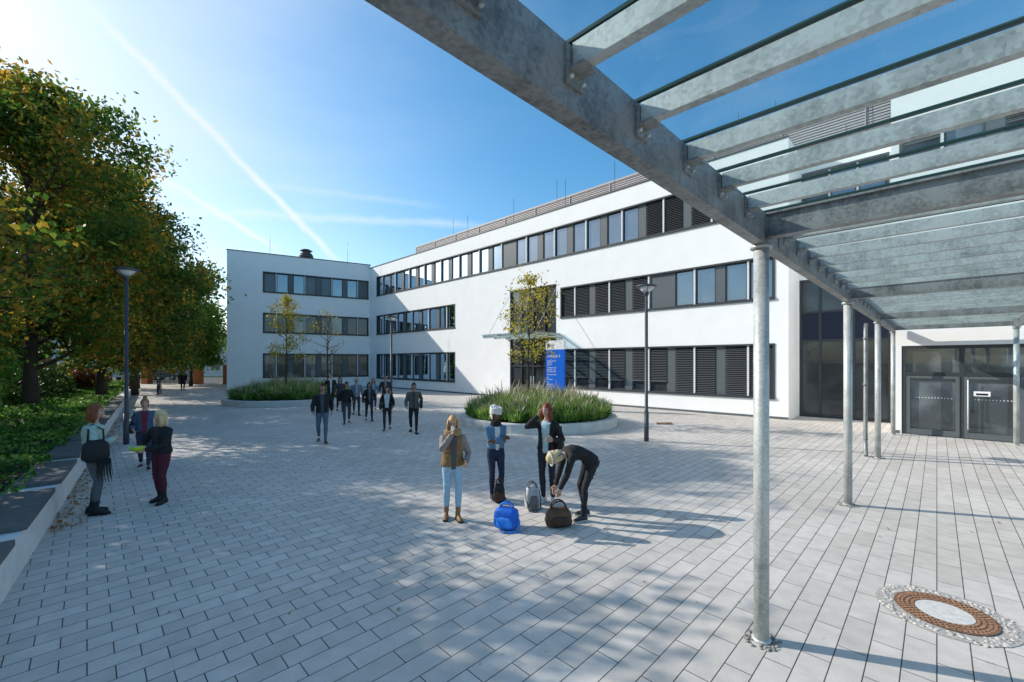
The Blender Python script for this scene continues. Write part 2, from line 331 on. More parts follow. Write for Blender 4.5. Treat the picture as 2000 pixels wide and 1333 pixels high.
# door block
DN=-1.29
opsd=[(-5.95,-3.15,0.0,2.95),(-12,-3.1)+(8.95,10.3),(-12,-6.5,5.1,6.9)]
wall(b,FM,-12.6,-2.88,0,HR,opsd,n=DN,rec=.2)
quad(b,[FM(-2.88,DN,0),FM(-2.88,1.8,0),FM(-2.88,1.8,HR),FM(-2.88,DN,HR)],0)
quad(b,[FM(-12.6,DN,0),FM(-12.6,DEP,0),FM(-12.6,DEP,HR),FM(-12.6,DN,HR)],0)
quad(b,[FM(-12.6,DEP,0),FM(TE,DEP,0),FM(TE,DEP,HR),FM(-12.6,DEP,HR)],0)
row(b,FM,-2.7,.2,8.95,10.75,[(.9,'D'),(.07,'M'),(.9,'G'),(.07,'M'),(.9,'G')],n=1.8)
row(b,FM,-12,-3.1,8.95,10.3,bays([('B40','I'),('B50','G'),('B60','G'),('G','G')]),n=DN)
row(b,FM,-12,-6.5,5.1,6.9,bays([('B40','I'),('B50','G')]),n=DN)
# roof deck
for (a0,a1,n0) in ((.36,TE,.0),(-2.88,.36,1.8),(-12.6,-2.88,DN)):
    quad(b,[FM(a0,n0+.3,HR-.3),FM(a1,n0+.3,HR-.3),FM(a1,DEP,HR-.3),FM(a0,DEP,HR-.3)],10)
    fbox(b,FM,a0,a1+.02,n0-.04,n0+.32,HR,HR+.07,9)
    quad(b,[FM(a0,n0+.3,HR-.4),FM(a1,n0+.3,HR-.4),FM(a1,n0+.3,HR),FM(a0,n0+.3,HR)],0)
# louvred penthouse
for lo in range(13):
    h=HR+.0+lo*.12
    fbox(b,FM,-9,31,2.0,2.09,h,h+.07,11)
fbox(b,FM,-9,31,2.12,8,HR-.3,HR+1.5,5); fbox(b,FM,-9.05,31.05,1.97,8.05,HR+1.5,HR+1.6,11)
for t in range(-8,32,3): fbox(b,FM,t,t+.05,1.96,2.0,HR-.2,HR+1.5,11)
for t in (6,12.5,17,22,9,1,-2,-5,-9): b.tube([FM(t,.8 if t>0 else 1.9,HR-.3),FM(t,.8 if t>0 else 1.9,HR+2.1)],.014,5,9)
for t in (3,14.5,26): b.tube([FM(t,2.5,HR+1.5),FM(t,2.5,HR+3.2)],.014,5,9)
# entrance curtain wall
def curtain(mb,fp,t0,t1,h0,h1,n,vs,hs2,gm=7,f=.07):
    mb.add([fp(t0,n+.06,h0),fp(t1,n+.06,h0),fp(t1,n+.06,h1),fp(t0,n+.06,h1)],[(0,1,2,3)],gm)
    for t in vs: fbox(mb,fp,t-f/2,t+f/2,n-.03,n+.1,h0,h1,1)
    for h in hs2: fbox(mb,fp,t0,t1,n-.024,n+.09,h-f/2,h+f/2,1)
curtain(b,FM,12.6,16.6,0,7.25,.08,[12.65,13.6,14.55,15.6,16.55],[.06,2.15,3.2,4.2,5.7,7.2],7)
fbox(b,FM,13.65,15.55,.03,.07,.12,.95,8)
for t in (14.45,14.68): b.tube([FM(t,0.0,.9),FM(t,0.0,1.5)],.018,6,3)
# stair glazing
curtain(b,FM,-2.75,.30,0,6.05,1.86,[-2.72,-1.6,-.45,.26],[.05,2.4,3.35,4.6,6.0],7,.09)
fbox(b,FM,-2.7,.25,1.84,1.86,3.4,4.55,12)
fbox(b,FM,-2.6,-1.7,1.95,1.99,.5,2.2,8)
# double door
T0,T1=-5.95,-3.15
curtain(b,FM,T0,T1,0,2.95,DN+.05,[T0+.05,-4.55,T1-.05],[2.9,2.02],8,.11)
for (a,c) in ((T0+.12,-4.6),(-4.5,T1-.12)):
    fbox(b,FM,a,a+.09,DN+.0,DN+.06,.02,1.95,2); fbox(b,FM,c-.09,c,DN+.0,DN+.06,.02,1.95,2)
    fbox(b,FM,a+.09,c-.09,DN+.003,DN+.057,.02,.2,2); fbox(b,FM,a+.09,c-.09,DN+.003,DN+.057,1.87,1.95,2)
    for k in range(12): t_=a+.16+(c-a-.34)*k/12; fbox(b,FM,t_,t_+.03,DN+.10,DN+.105,1.22,1.25,3)
b.tube([FM(-4.68,DN-.05,.3),FM(-4.68,DN-.05,1.85)],.018,8,3)
b.tube([FM(T0+.1,DN-.05,.3),FM(T0+.1,DN-.05,1.85)],.018,8,3)
fbox(b,FM,-5.15,-4.8,DN-.01,DN-.003,1.35,1.5,0); fbox(b,FM,-5.1,-4.85,DN-.014,DN-.011,1.38,1.44,12)
# plinth line (dark joint at base)
for (a0,a1,n0) in ((.36,12.58,0),(16.62,TE,0),(-3.1,-2.88,DN),(-12.6,-6,DN)): fbox(b,FM,a0,a1,n0-.012,n0+.01,0,.10,2)
M_blue=mat('sign_blue',(.01,.13,.62),.35,noise=.02)
campus=empty('university_building')
b.build('main_block',WM+[M_roof,M_louv,mat('navy_panel',(.012,.017,.038),.4)],campus)
# small glass canopy above the entrance
c=MB()
h=4.05
for t in (12.3,13.4,14.5,15.6,16.9): fbox(c,FM,t-.03,t+.03,-2.2,-.02,h,h+.1,0)
for n in (-2.2,-1.2,-.1): fbox(c,FM,12.3,16.9,n-.03,n+.03,h-.1,h-.002,0)
fbox(c,FM,12.1,17.1,-2.4,-.05,h+.104,h+.125,1)
for t in (12.6,14.5,16.6): c.tube([FM(t,-2.0,h+.1),FM(t,-.02,h+2.9)],.014,6,0)
c.build('entrance_canopy',[M_galv,M_cglass],campus)
# wing
C=np.array([-14.3,42.7,0]); DW=np.array([-.868,-.497,0]); DW/=np.linalg.norm(DW); NW=np.array([DW[1],-DW[0],0])
FW=frame(C,DW,NW); HW=12.15; WL=11.95
b=MB(); W0=(1.0,3.2);W1=(5.05,6.85);W2=(8.7,10.55)
opw=[(.12,9.25)+W0,(.12,9.25)+W1,(.12,9.25)+W2]
wall(b,FW,-.05,WL,0,HW,opw)
row(b,FW,.12,9.25,*W0,bays([('I','D'),('D','I'),('I','D'),('D','D')]))
row(b,FW,.12,9.25,*W1,bays([('D','D'),('I','D'),('D','I'),('D','D')]))
row(b,FW,.12,9.25,*W2,bays([('D','G'),('G','D'),('D','G'),('G','P')]))
quad(b,[FW(WL,0,0),FW(WL,14,0),FW(WL,14,HW),FW(WL,0,HW)],0)
quad(b,[FW(-8,14,0),FW(WL,14,0),FW(WL,14,HW),FW(-8,14,HW)],0)
quad(b,[FW(-.05,0,HR-.5),FW(-.05,14,HR-.5),FW(-.05,14,HW),FW(-.05,0,HW)],0)
quad(b,[FW(-.05,.2,HW-.2),FW(WL,.2,HW-.2),FW(WL,14,HW-.2),FW(-.05,14,HW-.2)],10)
fbox(b,FW,-.1,WL+.04,-.04,.3,HW,HW+.07,9); fbox(b,FW,WL-.26,WL+.04,.3,14,HW,HW+.07,9)
fbox(b,FW,-.05,9.2,1.5,1.6,HW-.2,HW+.32,11)
for t in (8.7,2): b.tube([FW(t,.6,HW),FW(t,.6,HW+2.2)],.014,5,9)
b.build('wing_block',WM+[M_roof,M_louv],campus)
v=MB(); p=FW(5.6,2.2,0)
for z0,z1,r0,r1 in ((11.9,12.6,.42,.42),(12.6,12.68,.62,.62),(12.74,12.9,.66,.62),(12.95,13.1,.6,.5),(12.5,13.35,.4,.4),(13.35,13.5,.58,.3)): v.cyl(p[0],p[1],z0,z1,r0,20,0,r1)
v.build('roof_ventilator',[mat('vent_metal',(.09,.085,.08),.5)],campus)
# ------------------------------------------------------------------ steel and glass canopy (foreground right)
dA=np.array([1.006,1.0,0]); dA/=np.linalg.norm(dA); dJ=-D1
K1=np.array([2.156,3.675,0]); SP=4.93; WC=2.65; NBAY=9
can=empty('glass_canopy')
cb=MB(); gl=MB()
s0,s1=-5.2,SP*3+.35
def CP(s,j,h): return K1+dA*s+dJ*j+np.array([0,0,h])
def cbox(mb,a0,a1,j0,j1,h0,h1,m): mb.box(CP(a0,j0,h0),dA*(a1-a0),dJ*(j1-j0),(0,0,h1-h0),m)
for j in (0,WC):
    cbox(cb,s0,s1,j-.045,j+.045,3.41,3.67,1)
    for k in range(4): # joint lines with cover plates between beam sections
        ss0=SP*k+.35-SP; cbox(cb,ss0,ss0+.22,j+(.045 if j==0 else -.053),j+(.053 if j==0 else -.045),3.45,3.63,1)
q_=SP/NBAY
for k in range(-NBAY,3*NBAY+1):
    s=k*q_
    if k%NBAY==0:
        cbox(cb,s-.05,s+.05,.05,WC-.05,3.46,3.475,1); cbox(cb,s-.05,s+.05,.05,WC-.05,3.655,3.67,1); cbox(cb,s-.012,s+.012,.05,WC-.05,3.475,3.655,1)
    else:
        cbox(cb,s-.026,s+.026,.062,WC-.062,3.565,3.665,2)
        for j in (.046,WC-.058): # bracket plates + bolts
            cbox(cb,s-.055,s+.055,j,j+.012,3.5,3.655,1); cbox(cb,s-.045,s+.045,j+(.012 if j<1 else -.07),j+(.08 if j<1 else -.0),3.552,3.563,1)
            for du in (-.04,.04):
                p_=CP(s+du,j+(.02 if j<1 else -.008),3.525); cb.tube([p_-dJ*.01,p_+dJ*.01],.009,6,0)
    cbox(gl,s-.012,s+.012,-.12,WC+.12,3.688,3.704,1)
for k in range(-NBAY,3*NBAY):
    s=k*q_
    gl.add([CP(s+.014,-.14,3.696),CP(s+q_-.014,-.14,3.696),CP(s+q_-.014,WC+.14,3.696),CP(s+.014,WC+.14,3.696)],[(0,1,2,3)],0)
    cbox(gl,s+.014,s+q_-.014,-.148,-.141,3.690,3.702,1)
for i in range(-1,4):
    for j in (0,WC):
        q=CP(i*SP,j,0); cb.cyl(q[0],q[1],.0,3.40,.06,28,0); cb.cyl(q[0],q[1],0,.02,.075,28,0); cb.cyl(q[0],q[1],3.38,3.409,.085,28,0)
cb.build('steel_frame',[M_galv,M_galvd,M_galvj],can); gl.build('glass_panes',[M_cglass,M_gedge],can)
# downpipe
d=MB(); d.tube([(9.25,11.1,3.4),(9.17,11.02,3.2),(9.15,11.0,.35),(9.12,10.96,.2),(9.05,10.87,.08),(9.0,10.80,.03)],.045,14,0)
for z in (.4,1.8,3.0): d.tube([(9.15,11.0,z),(9.15,11.0,z+.05)],.052,14,0)
d.build('drain_pipe',[M_galvd])
# gravel collar at column base
gr=MB()
for i in (0,1,2):
    q=CP(i*SP,0,0)
    for k in range(60):
        a=R.rand()*6.28; r=.08+R.rand()*.07; s_=.006+R.rand()*.008; x,y=q[0]+r*math.cos(a),q[1]+r*math.sin(a)
        gr.tube([(x,y,0),(x,y,s_*.8),(x,y,s_*1.2)],[s_*1.3,s_*1.2,s_*.4],5,0)
gr.build('gravel',[mat('gravel_stone',(.25,.24,.22),.9,noise=.4,scale=60)])
# ------------------------------------------------------------------ manhole cover
mh=MB(); X,Y=4.14,4.07
def disc(mb,x,y,r0,r1,z,m,seg=64):
    a=np.arange(seg)*2*math.pi/seg; o=np.stack([x+r1*np.cos(a),y+r1*np.sin(a),np.full(seg,z)],1)
    if r0<=0: mb.add(o,[tuple(range(seg))],m); return
    i=np.stack([x+r0*np.cos(a),y+r0*np.sin(a),np.full(seg,z)],1)
    mb.arr(np.vstack([o,i]),[(j,(j+1)%seg,seg+(j+1)%seg,seg+j) for j in range(seg)],m)
disc(mh,X,Y,0,.205,.012,1); disc(mh,X,Y,.205,.34,.010,0); disc(mh,X,Y,.34,.36,.014,0)
for ring,nn in ((.225,36),(.262,40),(.30,46),(.328,52)):
    for k in range(nn):
        a=k*2*math.pi/nn; x,y=X+ring*math.cos(a),Y+ring*math.sin(a); e=np.array([math.cos(a),math.sin(a),0]); f_=np.array([-e[1],e[0],0])
        mh.box(np.array([x,y,.011])-e*.01-f_*.012,e*.02,f_*.024,(0,0,.005),2)
mh.build('manhole_cover',[mat('rusty_iron',(.20,.11,.065),.85,noise=.5,scale=30,bump=.3),mat('cover_concrete',(.62,.60,.56),.9,noise=.15,scale=25,bump=.3),mat('rust_stud',(.34,.19,.115),.8,noise=.4,scale=40)])
cs=MB()
disc(cs,X,Y,0,.5,.0045,0)
for k in range(700):
    x=X+(R.rand()-.5)*.98; y=Y+(R.rand()-.5)*.98
    u_=(x-X)*dA[0]+(y-Y)*dA[1]; v_=-(x-X)*dA[1]+(y-Y)*dA[0]
    if math.hypot(x-X,y-Y)<.375 or abs(u_)>.45 or abs(v_)>.45: continue
    s_=.014+R.rand()*.01; cs.tube([(x,y,.003),(x,y,.008),(x,y,.011)],[s_,s_*.9,s_*.5],6,1)
cs.build('cobble_surround',[mat('cobble_bed',(.42,.39,.35),.95,noise=.3,scale=60),mat('cobble_stone',(.50,.47,.43),.9,noise=.4,scale=25)])
dr=MB()
dr.box((5.6,16.4,.004),np.array([.62,.0,0]),np.array([.12,.5,0]),(0,0,.01),0); dr.build('drain_cover',[mat('rusty_iron',(.2,.1,.05))])
# ------------------------------------------------------------------ street lamps
def lamp(x,y,H):
    e=MB(); e.cyl(x,y,0,.9,.07,20,0); e.tube([(x,y,.9),(x,y,.93),(x,y,H-.32)],[.07,.05,.045],18,0)
    e.tube([(x,y,H-.34),(x,y,H-.30),(x,y,H-.1)],[.05,.07,.10],20,0)
    e.tube([(x,y,H-.22),(x,y,H-.07)],[.09,.25],28,1)
    e.tube([(x,y,H-.07),(x,y,H-.03),(x,y,H)],[.30,.31,.22],32,0)
    for k in range(3):
        a=k*2.094+.4; e.tube([(x+.07*math.cos(a),y+.07*math.sin(a),H-.24),(x+.27*math.cos(a),y+.27*math.sin(a),H-.06)],.009,5,0)
    e.build('street_lamp',[M_lamp,mat('lamp_diffuser',(.7,.7,.68),.3)])
lamp(-11.3,12.45,5.15); lamp(4.08,12.9,4.75); lamp(-6.16,21.7,4.75)
# ------------------------------------------------------------------ information sign
sg=empty('information_sign',(2.2,21.5,0))
e=MB(); e.bx(-.56,.56,-.06,.06,0.05,3.05,0); e.bx(-.56,.56,-.06,.06,3.05,3.5,1); e.bx(-.57,.57,-.05,.05,0,.05,2)
e.bx(-.46,-.34,-.066,-.06,3.15,3.36,2); e.bx(-.30,-.05,-.066,-.06,3.25,3.29,2)
e.build('sign_panel',[M_blue,mat('sign_white',(.8,.8,.8),.5,noise=.02),mat('sign_dark',(.03,.03,.04),.5)],sg)
M_txt=mat('sign_lettering',(.85,.85,.85),.5,noise=.01)
def text(body,x,z,size,parent,y=-.064):
    cu=bpy.data.curves.new('t','FONT'); cu.body=body; cu.size=size; cu.extrude=.001; ob=bpy.data.objects.new('lettering',cu); sc.collection.objects.link(ob)
    ob.location=(x,y,z); ob.rotation_euler=(math.pi/2,0,0); ob.parent=parent; cu.materials.append(M_txt)
text('Gebäude 2',-.47,2.66,.18,sg)
z=2.44
for blk in (['Treffpunkt 2E','Hörsäle','Labore'],['Treffpunkt 2F','Seminar- und','Übungsräume'],['Seminarräume'],['2E','Institute'],['2F','Bibliothek','Lernräume'],['Sekretariate']):
    for ln in blk: text(ln,-.47,z,.098,sg); z-=.095
    z-=.06
sg.rotation_euler=(0,0,math.radians(-40))
# ------------------------------------------------------------------ planters
M_kerb=mat('planter_concrete',(.60,.58,.55),.85,noise=.1,scale=3,bump=.2)
def planter(x,y,r,hk=.33):
    e=MB(); seg=72
    a=np.arange(seg)*2*math.pi/seg
    def ring(rr,z): return np.stack([x+rr*np.cos(a),y+rr*np.sin(a),np.full(seg,z)],1)
    e.loft([ring(r,0),ring(r,hk-.02),ring(r-.02,hk),ring(r-.30,hk),ring(r-.32,hk-.02),ring(r-.32,hk-.12),ring(r*.5,hk+.15),ring(.05,hk+.25)],0,smooth=False)
    e.mi[-1][-1-seg*2-1:]=1
    for k in range(12):
        t=k*math.pi/6; c_,s_=math.cos(t),math.sin(t); o=np.array([x+c_*(r-.30),y+s_*(r-.30),hk-.002])
        e.box(o-np.array([-s_,c_,0])*.004,np.array([c_,s_,0])*.302,np.array([-s_,c_,0])*.008,(0,0,.004),2)
    e.build('round_planter',[M_kerb,M_soil,M_slatbg])
planter(1.04,17.1,3.1); planter(-13.5,26.1,3.6)
# ornamental grass
def grass(name,cx,cy,r,z,n,hmax,mats,seed,hts=None,flower=.07):
    rs=np.random.RandomState(seed); nt_=n//70; V=[];F=MB()
    tuf=[]
    for i in range(nt_):
        a=rs.rand()*6.283; q=math.sqrt(rs.rand()); rr=r*q; tuf.append((cx+rr*math.cos(a),cy+rr*math.sin(a),(.6+.6*rs.rand())*(1-.55*q**2.5)))
    tuf=np.array(tuf); idx=rs.randint(0,nt_,n); base=tuf[idx]; a=rs.rand(n)*6.283; rad=rs.rand(n)*.16
    bx=base[:,0]+rad*np.cos(a); by=base[:,1]+rad*np.sin(a); h=hmax*base[:,2]*(.6+.45*rs.rand(n)); lean=(.2+.75*rs.rand(n)**1.2)*h
    isf=rs.rand(n)<flower; h[isf]*=1.18; lean[isf]*=.55
    wd=.004+.004*rs.rand(n)
    lv=[]
    for s_ in (0,.35,.7,1.0):
        px=bx+np.cos(a)*lean*s_**1.8; py=by+np.sin(a)*lean*s_**1.8; pz=z+h*(s_-.30*s_**2.6*(lean/h))
        ww=wd*(1-s_*.85)*1.6; ww=np.where(isf&(s_>=.7),.018,ww)
        if s_==1.0: ww=np.where(isf,.004,ww*.5)
        sx=-np.sin(a+.6)*ww; sy=np.cos(a+.6)*ww
        lv.append((np.stack([px-sx,py-sy,pz],1),np.stack([px+sx,py+sy,pz],1)))
    V=np.stack([x for p in lv for x in p],1)
    q=np.array([[0,1,3,2],[2,3,5,4],[4,5,7,6]]); Q=(np.arange(n)[:,None,None]*8+q[None]).reshape(-1,4)
    mi=np.zeros((n,3),int); mi[isf,2]=1
    F.arr(V.reshape(-1,3),Q,0); F.mi[-1]=mi.reshape(-1); F.build(name,mats)
M_gr=leafmat('grass_blade',[(.08,.18,.03),(.16,.30,.045),(.28,.45,.09),(.42,.50,.14)],.9,.45)
M_fl=mat('grass_plume',(.48,.40,.27),.9)
grass('ornamental_grass',1.04,17.1,2.78,.38,36000,1.05,[M_gr,M_fl],1,flower=.1)
grass('ornamental_grass',-13.5,26.1,3.2,.38,28000,1.1,[M_gr,M_fl],2,flower=.1)
# leafy lower plants around the rim
def leafcloud(pts,size,rs,tilt=1.0):
    n=len(pts); a=rs.normal(size=(n,3)); a[:,2]*=tilt; a/=np.linalg.norm(a,axis=1)[:,None]; b_=rs.normal(size=(n,3)); b_[:,2]*=tilt; b_-=a*np.sum(a*b_,1)[:,None]; b_/=np.linalg.norm(b_,axis=1)[:,None]
    s_=(size*(.6+.8*rs.rand(n)))[:,None]
    return np.stack([pts-a*s_,pts-b_*s_*.55,pts+a*s_,pts+b_*s_*.55],1)
def shrubpts(n,cx,cy,r0,r1,z0,z1,rs):
    a=rs.rand(n)*6.283; r=r0+(r1-r0)*rs.rand(n); return np.stack([cx+r*np.cos(a),cy+r*np.sin(a),z0+(z1-z0)*rs.rand(n)],1)
M_shr=leafmat('low_shrub_leaf',[(.03,.08,.018),(.06,.14,.025),(.12,.23,.04)],1.2,.25)
e=MB(); rs=np.random.RandomState(5); e.quads(leafcloud(shrubpts(9000,-13.5,26.1,1.5,3.35,.35,.85,rs),.045,rs)); e.build('low_shrub',[M_shr])
e=MB(); e.quads(leafcloud(shrubpts(7000,1.04,17.1,1.8,2.9,.33,.62,rs),.035,rs)); e.build('low_shrub',[M_shr])
# ------------------------------------------------------------------ trees
def tree(name,x,y,H,cr,z0,nleaf,ls,mats,seed,tr=.16,nb=26,sub=5,sig=.35,top=.35,lean=(0,0),zc=None):
    rs=np.random.RandomState(seed); e=MB()
    n=7; tp=[np.array([x+lean[0]*i/n+rs.normal()*.04*i/n*2,y+lean[1]*i/n+rs.normal()*.04*i/n*2,H*.92*i/n]) for i in range(n+1)]
    e.tube(tp,[tr*(1.25 if i==0 else 1)*(1-.88*i/n) for i in range(n+1)],9,0)
    tips=[];wt=[]
    for i in range(nb):
        f=(i+rs.rand())/nb; hz=z0*.85+(H*.9-z0*.85)*f
        k=hz/(H*.92)*n; i0=min(int(k),n-1); p=tp[i0]+(tp[i0+1]-tp[i0])*(k-i0)
        prof=(math.sin(math.pi*min(1,(f*.80+.22)))**.6)
        ln=cr*prof*(.75+.4*rs.rand()); az=i*2.4+rs.rand()*.8; up=.25+.75*f+.2*rs.rand()
        d=np.array([math.cos(az),math.sin(az),up]); d/=np.linalg.norm(d)
        pts=[p]
        for s_ in range(4):
            d=d+np.array([rs.normal()*.12,rs.normal()*.12,rs.normal()*.1+ .02]); d/=np.linalg.norm(d); pts.append(pts[-1]+d*ln/4)
        r0=tr*.42*(1-.6*f); e.tube(pts,[r0*(1-.2*j)for j in range(5)],6,0,cap=False)
        for s_ in range(sub):
            j=1+rs.randint(0,4); q=pts[min(j,4)]; d2=d+rs.normal(size=3)*.8; d2[2]+=.15; d2/=np.linalg.norm(d2); l2=ln*(.25+.25*rs.rand())
            q1=q+d2*l2*.5+rs.normal(size=3)*.05; q2=q1+d2*l2*.5; e.tube([q,q1,q2],[r0*.35,r0*.22,r0*.08],5,0,cap=False)
            tips+= [q1,q2]; wt+=[.7,1.2]
        tips+=pts[2:]; wt+=[.5,.8,1.2]
    tips=np.array(tips); wt=np.array(wt)*(.3+rs.rand(len(wt))); wt/=wt.sum()
    if nleaf:
        idx=rs.choice(len(tips),nleaf,p=wt); pts=tips[idx]+rs.normal(size=(nleaf,3))*sig*np.array([1,1,.75]); pts=pts[pts[:,2]>z0*.6]
        e.quads(leafcloud(pts,ls,rs),1)
    return e.build(name,mats)
M_lfA=leafmat('autumn_leaf',[(.05,.12,.018),(.075,.16,.02),(.14,.20,.025),(.36,.27,.03),(.52,.26,.03)],.33,.55)
M_lfB=leafmat('green_autumn_leaf',[(.035,.08,.018),(.06,.12,.022),(.13,.16,.025),(.32,.20,.03)],.28,.5)
M_lfY=leafmat('yellow_leaf',[(.22,.24,.03),(.46,.38,.04),(.6,.45,.06)],1.0,.45)
M_lfG=leafmat('bright_green_leaf',[(.08,.17,.025),(.16,.30,.04),(.28,.42,.07)],.4,.5)
M_lfD=leafmat('dark_hedge_leaf',[(.02,.05,.012),(.04,.09,.018),(.08,.15,.03)],.8,.3)
tree('autumn_tree',-19.0,16.8,14.1,4.3,2.4,56000,.10,[M_bark,M_lfA],11,.24,36,6,.42)
tree('autumn_tree',-22.7,23.5,14.0,4.0,2.4,46000,.11,[M_bark,M_lfA],12,.24,34,6,.45)
tree('autumn_tree',-27.6,31.0,12.8,3.8,2.4,34000,.12,[M_bark,M_lfB],13,.24,32,6,.5)
tree('autumn_tree',-34.5,39.0,12.0,4.2,2.4,26000,.15,[M_bark,M_lfB],14,.24,30,5,.6)
tree('autumn_tree',-15.3,10.0,8.0,3.0,1.8,20000,.085,[M_bark,M_lfA],15,.2,28,6,.32)
tree('autumn_tree',-12.9,6.7,7.3,2.8,1.5,21000,.085,[M_bark,M_lfA],18,.2,28,6,.32)
tree('autumn_tree',-10.8,3.6,5.8,2.4,1.4,12000,.08,[M_bark,M_lfA],19,.18,26,6,.3)
tree('green_tree',-36.5,47,12.8,4.6,2.5,26000,.16,[M_bark,M_lfG],16,.25,28,5,.6)
tree('green_tree',-32.5,43,8.0,2.8,2.0,12000,.13,[M_bark,M_lfG],17,.15,22,5,.4)
tree('young_tree',.65,17.2,6.4,1.25,2.6,1900,.055,[M_bark,M_lfY],21,.06,24,4,.14)
tree('young_tree',-13.6,25.6,7.0,1.3,2.8,2200,.06,[M_bark,M_lfY],22,.06,24,4,.14)
tree('young_tree',-11.7,27.0,6.2,1.4,2.5,350,.05,[M_bark,M_lfY],23,.06,26,4,.16)
# ------------------------------------------------------------------ low wall with bench slabs and ivy bed
w0=np.array([-5.21,4.38,0]); wd=np.array([-.647,.763,0]); wd/=np.linalg.norm(wd); wl=np.array([-wd[1],wd[0],0]) # left normal
FB=frame(w0,wd,wl)
e=MB(); s=-4.5
fbox(e,FB,-4.6,42,.52,.60,0,.40,0)
while s<40:
    fbox(e,FB,s,s+2.47,0,.52,0,.44,0)
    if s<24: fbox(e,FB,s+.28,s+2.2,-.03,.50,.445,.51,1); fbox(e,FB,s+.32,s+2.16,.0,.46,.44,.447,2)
    s+=2.48
e.build('bench_wall',[M_conc,M_seat,M_slatbg])
rs=np.random.RandomState(9)
e=MB(); quad(e,[FB(-6,.6,.36),FB(54,.6,.36),FB(54,14,1.0),FB(-6,14,1.0)],0); e.build('planting_bed',[M_soil])
n=90000; ss=-5+rs.rand(n)**1.5*54; nn_=.35+rs.rand(n)*6.0
hgt=.36+(nn_-.6)*.047+.10+.14*np.sin(ss*1.7)*np.sin(nn_*2.1)+rs.rand(n)*.14
pts=w0[None]+ss[:,None]*wd[None]+nn_[:,None]*wl[None]; pts[:,2]=hgt
e=MB(); e.quads(leafcloud(pts,.04+ss*.0012,rs,.8)); e.build('ivy_ground_cover',[leafmat('ivy_leaf',[(.035,.10,.015),(.07,.19,.025),(.15,.30,.04),(.25,.38,.07)],1.5,.35)])
def hedge(name,t0,t1,n0,n1,z1,cnt,ls,m,seed,lump=.5):
    rs=np.random.RandomState(seed); nl=int((t1-t0)*(n1-n0)*1.6)+6
    c=np.stack([t0+(t1-t0)*rs.rand(nl),n0+(n1-n0)*rs.rand(nl),.5+(z1-.8)*rs.rand(nl)],1); i=rs.randint(0,nl,cnt)
    d=rs.normal(size=(cnt,3)); d/=np.linalg.norm(d,axis=1)[:,None]; q=c[i]+d*(lump*(.7+.5*rs.rand(cnt)))[:,None]; q[:,2]=np.maximum(q[:,2],.4)
    P=w0[None]+q[:,:1]*wd[None]+q[:,1:2]*wl[None]; P[:,2]=q[:,2]
    e=MB(); e.quads(leafcloud(P,ls,rs)); return e.build(name,[m])
hedge('hedge',14,52,6.5,9.5,4.6,70000,.12,M_lfD,31,.9)
hedge('hedge',19,46,2.8,5.5,2.1,45000,.08,M_lfD,32,.6)
hedge('green_shrub',9.5,12.5,2.4,4.0,3.9,22000,.06,M_lfG,33,.7)
hedge('copper_shrub',32,35,1.4,3.0,1.9,8000,.07,leafmat('copper_leaf',[(.08,.025,.015),(.18,.07,.025),(.3,.12,.035)],1,.3),34,.5)
# fallen leaves
n=1500; ss=2+rs.rand(n)*16; nn_=-np.abs(rs.normal(size=n))*.22
P=w0[None]+ss[:,None]*wd[None]+nn_[:,None]*wl[None]; P[:,2]=.012+rs.rand(n)*.02
n2=200; P2=np.stack([-9+rs.rand(n2)*22,4+rs.rand(n2)*16,np.full(n2,.012)],1)
e=MB(); Q=leafcloud(np.vstack([P,P2]),.026,rs,.12); e.quads(Q); e.build('fallen_leaves',[leafmat('fallen_leaf',[(.20,.08,.02),(.34,.15,.03),(.42,.24,.05)],3,.1)])
# ------------------------------------------------------------------ background street
def hbuild(name,x0,x1,y,dep,h,wm,rows,roofm):
    e=MB(); e.bx(x0,x1,y,y+dep,0,h,0); e.bx(x0-.3,x1+.3,y-.3,y+dep+.3,h,h+.25,1)
    for r_ in rows:
        x=x0+1
        while x<x1-2: e.bx(x,x+1.5,y-.03,y+.05,r_,r_+1.4,2); e.bx(x-.06,x+1.56,y-.06,y-.03,r_-.08,r_-.0,3); x+=2.6
    e.build(name,[wm,roofm,M_glass,M_mull])
hbuild('office_building',-78,-40,72,14,6.2,mat('cream_render',(.55,.54,.52),.85,noise=.05),[1.0,3.9],mat('grey_roof',(.16,.16,.17),.8))
hbuild('brick_building',-130,-84,66,14,9,mat('brick_red',(.26,.12,.08),.9,noise=.2),[1.0,4,7],mat('grey_roof2',(.12,.1,.1),.8))
e=MB()
for x in (-46,-40.5,-34.8,-31.5): e.bx(x-.35,x+.35,46.8,47.5,0,2.1,0); e.bx(x-.42,x+.42,46.73,47.57,2.1,2.22,1)
e.build('gate_pillars',[mat('orange_brick',(.42,.15,.06),.9,noise=.2),M_conc])
e=MB(); x=-60
while x<-46.4: e.bx(x,x+.04,47.1,47.14,0,1.7,0); x+=.14
x=-40.1
while x<-35.2: e.bx(x,x+.04,47.1,47.14,0,1.6,0); x+=.14
e.bx(-60,-46.4,47.06,47.1,1.5,1.56,0); e.bx(-40.1,-35.2,47.06,47.1,1.5,1.56,0); e.bx(-40.1,-35.2,47.06,47.1,.2,.26,0)
e.build('metal_fence',[mat('fence_paint',(.06,.06,.06),.5)])
